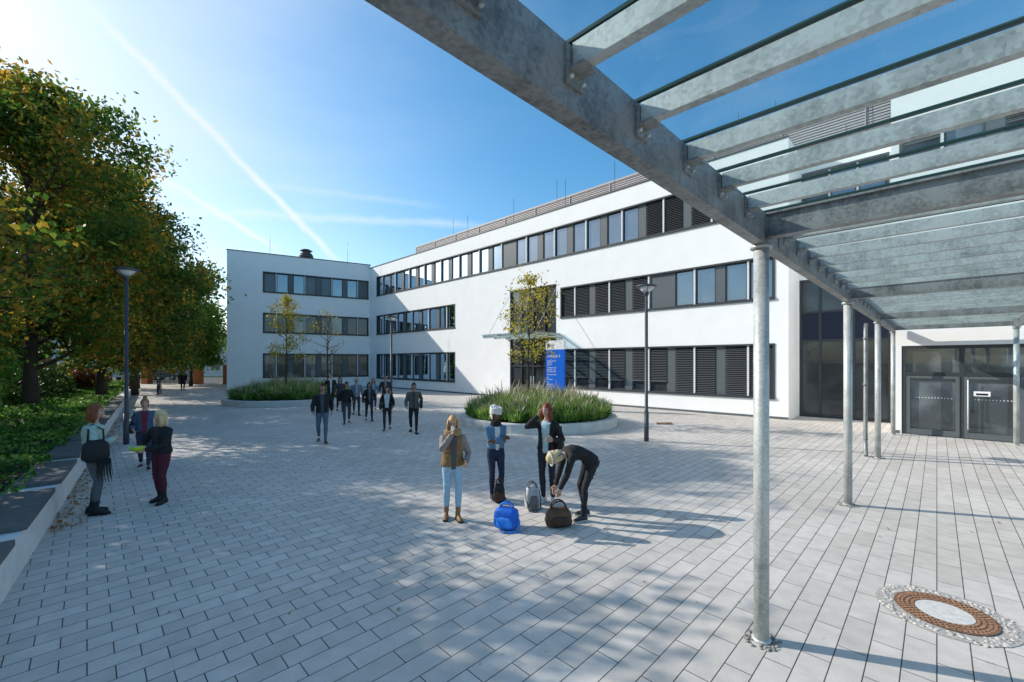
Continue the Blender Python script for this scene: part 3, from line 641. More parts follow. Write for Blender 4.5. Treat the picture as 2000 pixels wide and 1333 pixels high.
def car(x,y,col,nm):
    e=MB(); prof=[(-2.1,.35),(-2.15,.75),(-1.5,.88),(-.8,1.38),(.7,1.42),(1.35,.95),(2.05,.82),(2.12,.4)]
    A=[(x+p[0],y-.85*(1 if p[1]<.95 else .8),p[1]) for p in prof]; B=[(x+p[0],y+.85*(1 if p[1]<.95 else .8),p[1]) for p in prof]
    e.loft([A,B],0,smooth=False)
    e.add([(x-1.3,y-.83,.93),(x+1.1,y-.83,.93),(x+.65,y-.70,1.34),(x-.72,y-.70,1.34)],[(0,1,2,3)],1)
    for dx in (-1.3,1.3):
        for dy in (-.8,.62): e.tube([(x+dx,y+dy-.06,.32),(x+dx,y+dy+.2,.32)],.32,18,2)
        e.tube([(x+dx,y-.88,.32),(x+dx,y-.86,.32)],.19,12,3)
    e.build(nm,[mat('car_paint_'+str(col[0]),col,.3,spec=.6,noise=.01),M_glassd,mat('tyre',(.02,.02,.02),.8),M_mull])
car(-47,58,(.05,.06,.08),'parked_car'); car(-53,58,(.3,.31,.32),'parked_car')
e=MB(); rs=np.random.RandomState(41)   # distant tree belt
n=60000; xx=-170+rs.rand(n)*330; base=9+3.5*np.sin(xx*.13)+2.5*np.sin(xx*.37+1); zz=base*rs.rand(n)**.7; yy=100+rs.normal(size=n)*2.5+2*np.sin(xx*.5)
e.quads(leafcloud(np.stack([xx,yy,zz],1),.55,rs)); e.build('distant_trees',[leafmat('distant_leaf',[(.03,.06,.02),(.07,.12,.03),(.15,.15,.04)],.15,.2)])
def bike(x,y,a):
    e=MB(); ca,sa=math.cos(a),math.sin(a)
    def P(u,z): return (x+u*ca,y+u*sa,z)
    for u in (-.52,.52):
        e.tube([P(u+.33*math.cos(t),.34+.33*math.sin(t)) for t in np.linspace(0,2*math.pi,25)],.016,6,0,cap=False)
        for t in np.linspace(0,math.pi,5)[:-1]: e.tube([P(u+.32*math.cos(t),.34+.32*math.sin(t)),P(u-.32*math.cos(t),.34-.32*math.sin(t))],.003,4,1)
    for q in ([P(-.52,.34),P(-.2,.85),P(.38,.85),P(.52,.34)],[P(-.52,.34),P(0,.32),P(-.2,.92)],[P(0,.32),P(.38,.82)],[P(.38,.85),P(.36,1.05),P(.5,1.08)]): e.tube(q,.018,6,1)
    e.tube([P(-.32,.95),P(-.1,.96)],[.05,.03],8,0); e.tube([(P(.36,1.05)[0]-sa*.27,P(.36,1.05)[1]+ca*.27,1.07),(P(.36,1.05)[0]+sa*.27,P(.36,1.05)[1]-ca*.27,1.07)],.014,6,0)
    e.build('bicycle',[mat('rubber',(.02,.02,.02)),mat('bike_frame',(.12,.13,.15),.4)])
for i in range(4): bike(-26.2-.45*i,31.4+.6*i,2.3+.05*i)
# ------------------------------------------------------------------ people
def nrm(v): v=np.array(v,float); return v/(np.linalg.norm(v)+1e-9)
def ik(a,t,l1,l2,pole):
    a=np.array(a,float);t=np.array(t,float); d=t-a; L_=np.linalg.norm(d); L_=min(max(L_,.08),(l1+l2)*.995); dn=nrm(d)
    x=(l1*l1-l2*l2+L_*L_)/(2*L_); h=math.sqrt(max(l1*l1-x*x,0)); p=np.array(pole,float); p=nrm(p-dn*np.dot(p,dn)); return a+dn*x+p*h, a+dn*L_
def uvs(nu,nv):
    V=[];F=[]
    for i in range(nv+1):
        ph=math.pi*i/nv
        for j in range(nu):
            th=2*math.pi*j/nu; V.append((math.sin(ph)*math.cos(th),math.sin(ph)*math.sin(th),math.cos(ph)))
    for i in range(nv):
        for j in range(nu): F.append((i*nu+j,(i+1)*nu+j,(i+1)*nu+(j+1)%nu,i*nu+(j+1)%nu))
    return np.array(V),F
SKINS={'l':(.52,.31,.22),'m':(.36,.20,.13),'d':(.16,.085,.055)}
FEM=[(-.13,.09,.08),(-.07,.162,.112),(0,.170,.118),(.08,.148,.102),(.16,.122,.09),(.25,.136,.10),(.34,.150,.115),(.42,.158,.10),(.465,.11,.075),(.50,.058,.055)]
MAL=[(-.13,.09,.08),(-.07,.148,.108),(0,.152,.112),(.08,.145,.102),(.16,.140,.098),(.25,.155,.11),(.34,.172,.122),(.42,.186,.11),(.465,.13,.08),(.50,.064,.06)]
def person(name,x,y,face,H,male=False,skin='l',top=(.02,.02,.02),inner=None,hem=-.02,th=.012,pants=(.03,.035,.05),shoe=(.03,.03,.03),sole=None,boot=None,hair=(.05,.03,.02),hairlen=.25,style='hair',
           pel=(0,0,.93),d0=(0,0,1),d1=(0,.02,1),aL=(-.25,.08,.86),aR=(.25,.08,.86),pL=(-.3,-1,-.2),pR=(.3,-1,-.2),fL=(-.10,-.01,.085),fR=(.10,-.01,.085),yL=-.2,yR=.2,look=(0,0),
           sleeve=None,curl=(.5,.5),glasses=False,legw=1.0,extras=None,vox=.014,scarf=None,zipw=.05,hL=None,hR=None):
    mats=[]; idx={}
    def mi(key,col,rough=.8,sc_=30,nz_=.18,bump=.25):
        if key not in idx:
            idx[key]=len(mats); mats.append(mat('%s_%s'%(key,'%.2f_%.2f_%.2f'%tuple(col)),col,rough,noise=nz_,scale=sc_,bump=bump))
        return idx[key]
    mSkin=mi('skin',SKINS[skin],.5,12,.06,.02); mTop=mi('jacket',top); mIn=mi('shirt',inner if inner else top); mP=mi('trousers',pants); mSh=mi('shoe',shoe,.5); mSo=mi('sole',sole if sole else (.02,.02,.02)); mH=mi('hair',hair,.45,60,.35,.5)
    mSl=mi('sleeve',sleeve) if sleeve else mTop
    mB=mi('boot',boot,.6) if boot else mP
    pel=np.array(pel,float); d0=nrm(d0); d1=nrm(d1)
    def spine(s):
        n=12; p=pel.copy()
        if s<0: return p+d0*s, d0
        ds=s/n
        for i in range(n):
            u=((i+.5)*ds)/.5; d=nrm(d0*(1-min(1,u))+d1*min(1,u)); p=p+d*ds
        u=min(1,s/.5); return p, nrm(d0*(1-u)+d1*u)
    X=np.array([1.,0,0])
    body=MB(); segs=[]
    prof=MAL if male else FEM
    def tring(s,a,b_,seg=24):
        p,d=spine(s)
        t=np.arange(seg)*2*math.pi/seg; return p+a*np.outer(np.cos(t),X)+b_*np.outer(np.sin(t),np.cross(d,X))
    body.loft([tring(*q) for q in prof])
    def pin(s):
        for i in range(len(prof)-1):
            if prof[i][0]<=s<=prof[i+1][0]:
                f=(s-prof[i][0])/(prof[i+1][0]-prof[i][0]); return (s,prof[i][1]*(1-f)+prof[i+1][1]*f,prof[i][2]*(1-f)+prof[i+1][2]*f)
        return (s,prof[0][1]+.03,prof[0][2]+.02) if s<prof[0][0] else prof[-1]
    ss_=[hem]+[q[0] for q in prof if hem+.02<q[0]<.44]+[.455]
    ro=[]
    for s_ in ss_:
        q=pin(s_); wst=max(q[1],.14) if th>.015 else q[1]
        ro.append(tring(s_,wst+th,q[2]+th))
    body.loft(ro)
    sh_w=.175 if male else .155
    pS,dS=spine(.415)
    sL=pS-X*sh_w; sR=pS+X*sh_w
    ua,fa=(.285,.25)
    eL,wL=ik(sL,aL,ua,fa,pL); eR,wR=ik(sR,aR,ua,fa,pR)
    hp=pel-d0*.02; jL=hp-X*.085; jR=hp+X*.085
    kL,nL=ik(jL,fL,.42,.415,(-.12,1,.1)); kR,nR=ik(jR,fR,.42,.415,(.12,1,.1))
    at=min(th*.8,.014)
    r_=1.1 if male else 1.0
    for a,e_,w_ in ((sL,eL,wL),(sR,eR,wR)):
        inn=a+(pS-a)*.35
        m1=(a+e_)/2; m2=e_+(w_-e_)*.35
        body.tube([inn,a,m1,e_,m2,w_+(w_-e_)*.06],[.05*r_+at,(.054*r_+at),.045*r_+at,.040*r_+at,.040*r_+at,.029*r_+at],14)
        segs+=[(a,e_,.053*r_+at,.041*r_+at,'arm',0,.0),(e_,w_,.041*r_+at,.03*r_+at,'arm',1,0)]
    for j_,k_,n_ in ((jL,kL,nL),(jR,kR,nR)):
        m2=k_+(n_-k_)*.35-np.array([0,.008,0])
        body.tube([j_+np.array([0,0,.03]),j_+(k_-j_)*.25,j_+(k_-j_)*.65,k_,m2,k_+(n_-k_)*.75,n_+np.array([0,0,.0])],[.083,.088*legw,.068*legw,.056*legw,.057*legw,.044*legw,.040*legw],16)
        segs+=[(j_,k_,.085,.056,'leg',0,0),(k_,n_,.056,.04,'leg',1,0)]
    # neck
    nb,nd=spine(.46); hd=nrm(nd+np.array([0,.12,.5]))
    if nd[2]<.3: hd=nrm(nd+np.array([0,0,.15]))
    nt_=nb+hd*.12; hc=nt_+hd*.085
    body.tube([nb-hd*.03,nb+hd*.04,nt_,nt_+hd*.03],[.062,.052,.049,.048],14)
    segs+=[(nb+hd*.03,nt_,.05,.048,'neck',0,0)]
    me=body.mesh('tmp',[]); ob=bpy.data.objects.new('tmp',me); sc.collection.objects.link(ob)
    mo=ob.modifiers.new('r','REMESH'); mo.mode='VOXEL'; mo.voxel_size=vox; mo2=ob.modifiers.new('s','SMOOTH'); mo2.factor=.5; mo2.iterations=3
    dg=bpy.context.evaluated_depsgraph_get(); ev=ob.evaluated_get(dg); m3=bpy.data.meshes.new_from_object(ev)
    nv=len(m3.vertices); V=np.zeros(nv*3,np.float32); m3.vertices.foreach_get('co',V); V=V.reshape(-1,3).astype(float)
    nf=len(m3.polygons); li=np.zeros(len(m3.loops),np.int32); m3.loops.foreach_get('vertex_index',li); lt=np.zeros(nf,np.int32); m3.polygons.foreach_get('loop_total',lt)
    st=np.concatenate([[0],np.cumsum(lt)[:-1]]); cen=np.add.reduceat(V[li],st,axis=0)/lt[:,None]
    bpy.data.objects.remove(ob); bpy.data.meshes.remove(m3)
    # cloth folds
    fold=.0045*np.sin(V[:,2]*70+6*np.sin(V[:,0]*17)+5*np.sin(V[:,1]*21))*(.5+.5*np.sin(V[:,2]*23+V[:,0]*9))
    V[:,1]+=fold; V[:,0]+=fold*.7
    best=np.full(nf,1e9); lab=np.zeros(nf,int)
    sp=[spine(s_) for s_ in np.linspace(-.13,.5,26)]; sv=np.linspace(-.13,.5,26)
    D=np.stack([np.linalg.norm(cen-p[0],axis=1) for p in sp],1); ks=D.argmin(1); s_face=sv[ks]
    prw=np.array([pin(s_)[1]*.62+pin(s_)[2]*.38 for s_ in sv]); best=D.min(1)-prw[ks]-.012
    cx=cen[:,0]-np.array([p[0][0] for p in sp])[ks]
    fwv=np.array([nrm(np.cross(X,p[1])) if np.dot(np.cross(X,p[1]),[0,1,-.3])>0 else nrm(np.cross(p[1],X)) for p in sp])
    fc=np.sum((cen-np.array([p[0] for p in sp])[ks])*fwv[ks],1)
    lab=np.where(s_face>=hem-.012,mTop,mP)
    if inner is not None: lab=np.where((s_face>=hem-.05)&(fc>0.03)&(np.abs(cx)<zipw*(.6+1.0*np.clip(s_face,0,.5))),mIn,lab)
    lab=np.where(s_face>.485,mSkin,lab)
    for a,b_,ra,rb,kind,which,_ in segs:
        ab=b_-a; t=np.clip((cen-a)@ab/(ab@ab),0,1); d=np.linalg.norm(cen-(a+t[:,None]*ab),axis=1)-(ra+(rb-ra)*t)
        if kind=='arm': l_=np.full(nf,mSl)
        elif kind=='leg':
            l_=np.full(nf,mP)
            if boot and which==1: l_=np.where(t>.66,mB,mP)
        else: l_=np.full(nf,mSkin)
        if kind=='arm' and which==0: d=np.where(t<.03,d+.03,d)
        if kind=='leg' and which==0: d=np.where(t<.12,d+.05,d)
        m_=d<best
        if kind=='leg' and which==0: m_=m_&~((s_face>=hem-.01)&(s_face>-.1))
        best=np.where(m_,d,best); lab=np.where(m_,l_,lab)
    out=MB(); out.v.append(V); out.li.append(li.astype(np.int64)); out.lt.append(lt); out.mi.append(lab); out.sm.append(np.full(nf,True)); out.n=nv
    # head
    yaw,pit=look; up=nrm(hd); f0=nrm(np.cross(up,X))
    if np.dot(f0,[0,1,-.2])<0: f0=-f0
    cy_,sy_=math.cos(yaw),math.sin(yaw); fx=nrm(f0*cy_+X*sy_); cp,sp_=math.cos(pit),math.sin(pit); ff=nrm(fx*cp+up*sp_); rx=nrm(np.cross(ff,up)); uu=nrm(np.cross(rx,ff))
    def HT(p): p=np.asarray(p,float).reshape(-1,3); return hc+p[:,:1]*rx+p[:,1:2]*ff+p[:,2:3]*uu
    hv,hf=uvs(36,28); P=hv*np.array([.073,.092,.118]); zz=hv[:,2]
    P[:,0]*=1-.28*np.clip(-zz,0,1)**1.3; P[:,1]*=1-.10*np.clip(-zz,0,1); P[:,1]+=.010*np.clip(-zz,0,1)
    fr=P[:,1]>0
    P[:,1]+=np.where(fr,.024*np.exp(-(P[:,0]/.012)**2-((P[:,2]+.022)/.020)**2)+.012*np.exp(-(P[:,0]/.010)**2-((P[:,2]-.002)/.022)**2),0)
    for sx in (-1,1): P[:,1]-=np.where(fr,.009*np.exp(-((P[:,0]-sx*.030)/.015)**2-((P[:,2]-.008)/.012)**2),0)
    P[:,1]+=np.where(fr,.006*np.exp(-(P[:,0]/.024)**2-((P[:,2]+.056)/.009)**2)+.007*np.exp(-(P[:,0]/.02)**2-((P[:,2]+.095)/.018)**2),0)
    fcn=np.array([P[list(f_)].mean(0) for f_ in hf]); mLip=mi('lips',tuple(np.array(SKINS[skin])*np.array([.8,.45,.45])),.5,20,.05,0); mBrow=mH
    fm=np.full(len(hf),mSkin); fm=np.where((fcn[:,1]>.05)&(np.abs(fcn[:,0])<.025)&(np.abs(fcn[:,2]+.056)<.007),mLip,fm)
    fm=np.where((fcn[:,1]>.05)&(np.abs(np.abs(fcn[:,0])-.031)<.017)&(np.abs(fcn[:,2]-.030)<.005),mBrow,fm)
    out.add(HT(P),hf,fm,True)
    mW=mi('eye_white',(.7,.7,.68),.3,5,.02,0); mI=mi('iris',(.03,.02,.015),.2,5,.02,0)
    sv_,sf_=uvs(10,8)
    for sx in (-1,1):
        out.add(HT(sv_*np.array([.013,.008,.0075])+np.array([sx*.030,.078,.008])),sf_,mW,True)
        out.add(HT(sv_*np.array([.006,.004,.006])+np.array([sx*.030,.084,.008])),sf_,mI,True)
        out.add(HT(sv_*np.array([.010,.018,.030])+np.array([sx*.074,-.004,-.005])),sf_,mSkin,True)
    if glasses:
        for sx in (-1,1): out.tube(list(HT([(sx*.032+.021*math.cos(t),.092,.006+.017*math.sin(t)) for t in np.linspace(0,6.283,17)])),.0025,5,mI,cap=False); out.tube(list(HT([(sx*.053,.09,.008),(sx*.076,.0,.01)])),.002,4,mI)
        out.tube(list(HT([(-.011,.094,.008),(.011,.094,.008)])),.002,4,mI)
    # hair cap
    hv2,hf2=uvs(28,20); Q=hv2*np.array([.084,.104,.128]); Q[:,1]-=.008; Q[:,2]+=.004
    Q+=hv2*(.004*np.sin(hv2[:,0:1]*40+hv2[:,2:3]*9)+.003*np.sin(hv2[:,1:2]*31))
    keep=[]
    for f_ in hf2:
        c_=hv2[list(f_)].mean(0)
        if style in('scarf','hat'): ok=c_[2]>.12 or (c_[1]<.0 and c_[2]>-.75)
        else: ok=(c_[2]>.50) or (c_[1]<.42 and c_[2]>.1) or (c_[1]<.12 and c_[2]>-.25) or (c_[1]<-.2 and c_[2]>-.85)
        if hairlen>.15 and style=='hair' and c_[1]<.22 and c_[2]>-.8: ok=True
        if ok: keep.append(f_)
    mCap=mH
    if style=='scarf': mCap=mi('headscarf',(.68,.66,.62),.8,20,.08,.5); Q*=np.array([1.08,1.12,1.1])
    if style=='hat': mCap=mi('hat',(.45,.38,.28),.8)
    out.add(HT(Q),keep,mCap,True)
    if style=='scarf':
        for k in range(6):
            out.tube(list(HT([(.098*math.cos(t),.108*math.sin(t)-.01,.035+.02*k+.012*math.sin(2*t+k)) for t in np.linspace(0,6.283,25)])),.017,8,mCap,cap=False)
        out.add(HT(sv_*np.array([.05,.05,.045])+np.array([0,-.05,.135])),sf_,mCap,True)
    if style=='bun': out.add(HT(sv_*.045+np.array([0,-.03,.14])),sf_,mH,True)
    if style=='hat':
        out.tube(list(HT([(.0,0,.05),(0,0,.056)])),[.15,.15],24,mCap)
    if style=='hair' and hairlen>.12:
        rg=[]
        for i,f_ in enumerate(np.linspace(0,1,7)):
            wdt=.088+.012*math.sin(f_*3)-.03*f_; a=np.arange(20)*2*math.pi/20
            zc_=.03-hairlen*f_; ring=np.stack([wdt*np.cos(a)*(1+.05*np.sin(a*6+i)),(-.042-.012*f_)+(.055-.012*f_)*np.sin(a)*(1+.06*np.sin(a*5)),np.full(20,zc_)],1); rg.append(HT(ring))
        out.loft(rg,mH)
        for sx in (-1,1):
            for k in range(3):
                out.tube(list(HT([(sx*(.070+.004*k),.045-.022*k,.06),(sx*(.085),.045-.022*k,-.02),(sx*(.083-.004*k),.04-.02*k,-.10),(sx*(.07+.008*k),.035-.02*k,-.03-hairlen*.8)])),[.012,.019,.019,.006],7,mH)
    if scarf is not None:
        mSc=mi('neck_scarf',scarf,.9)
        for k in range(3): out.tube([nb+hd*(.01+.03*k)+np.array([(.085-.008*k)*math.cos(t),(.085-.008*k)*math.sin(t)+.01,.008*math.sin(3*t+k)]) for t in np.linspace(0,6.283,21)],.026,8,mSc,cap=False)
    # hands
    def hand(w_,e_,side,curl_,tgt):
        d=nrm(w_-e_)
        if tgt is not None: d=nrm(tgt)
        inw=nrm(np.array([-side,.15,0])); pn=nrm(inw-d*np.dot(inw,d)); ac=np.cross(d,pn)*side
        if ac[1]<0 and abs(d[2])>.5: ac=-ac
        w2=w_+nrm(w_-e_)*.012
        t=np.arange(10)*2*math.pi/10; rg=[]
        for f_,a_,b_ in ((-.02,.024,.018),(.0,.026,.018),(.03,.036,.017),(.06,.041,.015),(.085,.040,.012)):
            rg.append(w2+d*f_+a_*np.outer(np.cos(t),ac)+b_*np.outer(np.sin(t),pn))
        out.loft(rg,mSkin)
        for i,(o_,l_) in enumerate(((.030,.070),(.010,.078),(-.010,.073),(-.029,.058))):
            p=w2+d*.080+ac*o_; pts=[p-d*.01,p]; ang=0
            for s__,fr_ in enumerate((.45,.3,.25)):
                ang+=curl_*(.55+.1*i); dd=d*math.cos(ang)+pn*math.sin(ang); p=p+dd*l_*fr_; pts.append(p)
            out.tube(pts,[.0095,.0095,.0088,.008,.006],7,mSkin)
        p=w2+d*.025+ac*.032; dd=nrm(d*.6+ac*.75+pn*.3); p1=p+dd*.035; p2=p1+nrm(d*.9+ac*.2+pn*.4)*.03
        out.tube([p-dd*.015,p,p1,p2],[.012,.012,.010,.007],7,mSkin)
    hand(wL,eL,-1,curl[0],hL); hand(wR,eR,1,curl[1],hR)
    # feet
    for n_,yw,k_ in ((nL,yL,kL),(nR,yR,kR)):
        f_=np.array([math.sin(yw),math.cos(yw),0]); s__=np.array([math.cos(yw),-math.sin(yw),0])
        lift=n_[2]-.085; base=np.array([n_[0],n_[1],max(lift,0)])
        pitch=-min(max(lift,0)*2.2,.6)
        def fring(u,a_,h,z_):
            t=np.arange(14)*2*math.pi/14; x_=np.cos(t)*a_; z__=np.where(np.sin(t)>0,np.sin(t)*h,0)+z_
            zz_=z__+ (u-.16)*pitch*(-1) if lift>0.01 else z__
            return base+f_*u+np.outer(x_,s__)+np.outer(np.maximum(zz_,0.0),[0,0,1])
        if lift>.01: base=base-np.array([0,0,min(lift,.05)])
        bt=.115 if boot else .085
        out.loft([fring(-.075,.012,.04,.022),fring(-.065,.030,.07,.022),fring(-.02,.037,bt,.022),fring(.03,.038,bt*.92,.022),fring(.08,.042,.06,.022),fring(.125,.046,.045,.022),fring(.165,.036,.034,.022),fring(.185,.014,.018,.022)],mSh)
        def sring(u,a_,z_):
            t=np.arange(14)*2*math.pi/14; z__=np.where(np.sin(t)>0,.026,0)+0*t; zz_=z__+((u-.16)*pitch*(-1) if lift>.01 else 0)
            return base+f_*u+np.outer(np.cos(t)*a_,s__)+np.outer(np.maximum(zz_,0.002),[0,0,1])
        out.loft([sring(-.078,.016,0),sring(-.06,.034,0),sring(-.0,.040,0),sring(.06,.043,0),sring(.125,.049,0),sring(.17,.038,0),sring(.19,.015,0)],mSo)
    ctx=dict(out=out,mi=mi,wL=wL,wR=wR,eL=eL,eR=eR,sL=sL,sR=sR,spine=spine,hc=hc,HT=HT,pel=pel,X=X)
    if extras: extras(ctx)
    ob=out.build(name,mats); k=H/1.70
    fx_,fy_=nrm([face[0],face[1],0])[:2]; ang=math.atan2(fy_,fx_)-math.pi/2
    ob.location=(x,y,0.001); ob.rotation_euler=(0,0,ang); ob.scale=(k,k,k)
    return ob
def rbox(mb,c,w,d,h,m,top=.8,p=3.5,seg=24,ax=(1,0,0),ay=(0,1,0),rings=7,tilt=0):
    ax=np.array(ax,float);ay=np.array(ay,float);c=np.array(c,float); t=np.arange(seg)*2*math.pi/seg
    ce=np.sign(np.cos(t))*np.abs(np.cos(t))**(2/p); se=np.sign(np.sin(t))*np.abs(np.sin(t))**(2/p); rg=[]
    for i in range(rings):
        f=i/(rings-1); e_=(1-abs(2*f-1)**5)**.35*.97+.03; sc_=(1-(1-top)*f)*max(e_,.55 if i in(0,rings-1) else e_)
        wob=1+.03*math.sin(i*2.3)
        rg.append(c+np.outer(ce*w/2*sc_*wob,ax)+np.outer(se*d/2*sc_,ay)+np.array([0,0,h*f]))
    mb.loft(rg,m)
def bag_shoulder(side,col,w=.32,h=.3,zoff=0,strap=True,cross=False,fringe=False,back=0):
    def f(c):
        o=c['out']; m=c['mi']('bag',col,.6); s=c['pel']+np.array([side*.235,back,-.10+zoff])
        rbox(o,s,.13,w,h,m,.85)
        sh=c['sL'] if side<0 else c['sR']
        for yy in (-.09,.09):
            o.tube([s+np.array([0,yy,h*.95]),s+np.array([-side*.0,yy*.9,h+.15]),sh+np.array([-side*.03,yy*.5,.03]),sh+np.array([-side*.06,0,.065])],.012,6,m)
        if fringe:
            for k in range(16): o.tube([s+np.array([side*.05,.02+.01*k,.05]),s+np.array([side*.06,.02+.012*k,-.22-.05*(k%3)])],[.007,.003],4,m)
    return f
def tocam(x,y,dx=0): return (-x+dx,-y)
BK=(.018,.018,.02)
# ---- foreground group of four
def tissue(c):
    m=c['mi']('tissue',(.8,.8,.8)); p=c['HT']([(0.0,.125,-.055)])[0]; rbox(c['out'],p-np.array([0,0,.03]),.07,.05,.07,m,.6)
    m2=c['mi']('fur',(.36,.24,.13),.95,80,.4,.8); nb=c['spine'](.47)[0]
    for k in range(2): c['out'].tube([nb+np.array([(.115)*math.cos(t),.095*math.sin(t)+.0,.02+.03*k+.012*math.sin(5*t)]) for t in np.linspace(0,6.283,25)],.036,8,m2,cap=False)
person('standing_woman_in_brown_vest',-.91,6.52,(.25,-1),1.57,top=(.24,.14,.06),inner=(.10,.09,.09),sleeve=(.26,.22,.2),hem=-.04,th=.032,zipw=.06,pants=(.34,.48,.60),shoe=(.30,.16,.07),boot=(.30,.16,.07),hair=(.55,.30,.12),hairlen=.3,
  aR=(.05,.22,1.42),pR=(.7,.2,-1),aL=(-.20,.20,.98),pL=(-.6,-1,-.3),fL=(-.08,.06,.085),fR=(.10,-.06,.085),look=(.1,-.1),glasses=True,extras=tissue,hR=(-.35,.1,1),curl=(.6,.9),vox=.011)
person('standing_woman_in_denim_jacket',-.29,7.5,(.35,-1),1.58,skin='d',top=(.10,.20,.32),inner=(.65,.65,.66),hem=.05,th=.02,pants=(.02,.028,.06),shoe=(.03,.03,.035),sole=(.6,.6,.6),style='scarf',hairlen=0,scarf=(.02,.02,.02),
  aR=(-.07,.19,1.16),pR=(.7,-.4,-1),aL=(.07,.21,1.12),pL=(-.7,-.4,-1),fL=(-.09,.05,.085),fR=(.06,-.04,.085),look=(-.5,-.1),hL=(1,-.25,.2),hR=(-1,-.25,.1),curl=(.7,.7),vox=.011)
person('standing_woman_in_black_jacket',.61,7.36,(-.35,-1),1.67,top=BK,inner=(.38,.52,.56),hem=-.02,th=.02,zipw=.075,pants=(.022,.025,.035),shoe=(.6,.6,.6),sole=(.7,.7,.7),hair=(.20,.035,.018),hairlen=.26,
  aR=(.13,.17,1.50),pR=(.9,.3,-1),aL=(-.16,.22,1.12),pL=(-.6,-1,-.3),fL=(-.11,.02,.085),fR=(.05,.06,.085),look=(.35,0),hR=(-.3,0,1),vox=.011,extras=bag_shoulder(-1,BK,.22,.22,.1))
def bandana(c):
    m=c['mi']('headband',(.6,.57,.5)); c['out'].tube(list(c['HT']([(.088*math.cos(t),.108*math.sin(t)-.006,.06+.02*math.sin(t)) for t in np.linspace(0,6.283,25)])),.012,8,m,cap=False)
person('bending_woman_in_black',1.10,6.55,(-1,-.28),1.66,top=BK,hem=-.03,th=.012,pants=(.018,.02,.026),shoe=(.03,.03,.03),sole=(.5,.5,.5),hair=(.6,.46,.25),hairlen=.13,
  pel=(0,-.12,.90),d0=(0,.62,.75),d1=(0,.95,-.42),aL=(-.10,.52,.32),aR=(.10,.50,.30),pL=(-.8,-.5,.2),pR=(.8,-.5,.2),fL=(-.12,.06,.085),fR=(.10,-.08,.085),look=(0,-.15),extras=bandana,vox=.011,hL=(0,.2,-1),hR=(0,.2,-1),legw=.92)
# bags on the ground
def handles(e,x,y,z,w,hh,m,ang,off=.04):
    ca,sa=math.cos(ang),math.sin(ang)
    for o in (-off,off):
        e.tube([(x+u*w*.5*ca-o*sa,y+u*w*.5*sa+o*ca,z+hh*math.sqrt(max(0,1-u*u))) for u in np.linspace(-1,1,13)],.011,7,m)
def gbag(name,x,y,w,d,h,col,ang,hh=.12,top=.8,col2=None,strap=False):
    e=MB(); ca,sa=math.cos(ang),math.sin(ang); rbox(e,(x,y,.004),w,d,h,0,top,ax=(ca,sa,0),ay=(-sa,ca,0),rings=11,p=5); handles(e,x,y,h*.93,w*.55,hh,1,ang)
    rbox(e,(x+sa*d*.46,y-ca*d*.46,h*.12),w*.7,d*.22,h*.5,1,.85,ax=(ca,sa,0),ay=(-sa,ca,0),p=5)
    e.tube([(x-ca*w*.36,y-sa*w*.36,h*.965),(x,y,h*1.0),(x+ca*w*.36,y+sa*w*.36,h*.965)],.008,6,2)
    if strap: e.tube([(x+ca*w*.42,y+sa*w*.42,h*.8),(x+ca*w*.55,y+sa*w*.5-.03,h*.45),(x+ca*w*.55,y+sa*w*.55-.06,.015),(x+ca*w*.2,y-.17,.012),(x-ca*w*.2,y-.16,.02),(x-ca*w*.42,y-.05,h*.5),(x-ca*w*.42,y,h*.85)],.013,6,1)
    e.build(name,[mat('bagm_%.2f_%.2f'%(col[0],col[2]),col,.55,noise=.25,scale=14,bump=.4),mat('bags_%.2f'%(col2 or col)[2],col2 or col,.5,noise=.2,scale=20),mat('zipper',(.3,.3,.3),.4)])
gbag('blue_sports_bag',-.08,6.12,.36,.2,.31,(.01,.12,.55),-.35,.1,.95,(.03,.22,.75),True)
gbag('silver_backpack',.33,6.95,.26,.18,.38,(.40,.41,.43),.25,.09,.75,(.12,.12,.13),True)
gbag('brown_handbag',.68,6.22,.42,.22,.27,(.10,.055,.03),.1,.13,.8,(.05,.025,.018))
gbag('black_rucksack',-.22,7.28,.22,.16,.33,(.015,.015,.018),.1,.1,.75)
# ---- left trio
person('standing_woman_in_mint_cardigan',-6.62,6.72,(.75,.55),1.72,top=(.38,.50,.44),hem=-.09,th=.03,pants=(.10,.105,.12),shoe=BK,boot=BK,hair=(.24,.075,.03),hairlen=.17,
  aL=(-.06,.22,1.14),aR=(.08,.24,1.16),pL=(-.8,-.6,-.8),pR=(.8,-.6,-.8),look=(.2,-.05),extras=bag_shoulder(1,BK,.34,.34,.02,fringe=True,back=.06),vox=.011,fL=(-.09,-.03,.085),fR=(.1,.03,.085),curl=(.8,.8),hL=(.7,.3,.3),hR=(-.7,.3,.2))
person('walking_woman_in_denim_jacket',-8.31,9.62,(.75,-1),1.57,top=(.06,.10,.17),inner=(.16,.025,.05),hem=-.0,th=.022,zipw=.07,pants=(.03,.04,.07),shoe=(.03,.03,.04),sole=(.65,.65,.65),hair=(.32,.15,.07),style='bun',hairlen=0,
  fL=(-.08,.22,.09),fR=(.09,-.24,.13),aL=(-.24,-.06,.92),aR=(.2,.22,1.0),look=(.1,0),extras=bag_shoulder(1,BK,.26,.26,.05))
def bowl(c):
    o=c['out']; m=c['mi']('bowl',(.45,.62,.02),.35,8,.04,0); p=(c['wL']+c['wR'])/2+np.array([0,.10,.03]); rg=[]
    t=np.arange(24)*2*math.pi/24
    for r,z in ((.05,-.03),(.09,0),(.12,.045),(.115,.045),(.085,.008),(.02,-.01)): rg.append(p+np.stack([r*np.cos(t),r*np.sin(t),np.full(24,z)],1))
    o.loft(rg,m); m2=c['mi']('salad',(.6,.5,.4)); rbox(o,p+np.array([0,0,.0]),.17,.17,.05,m2,.5)
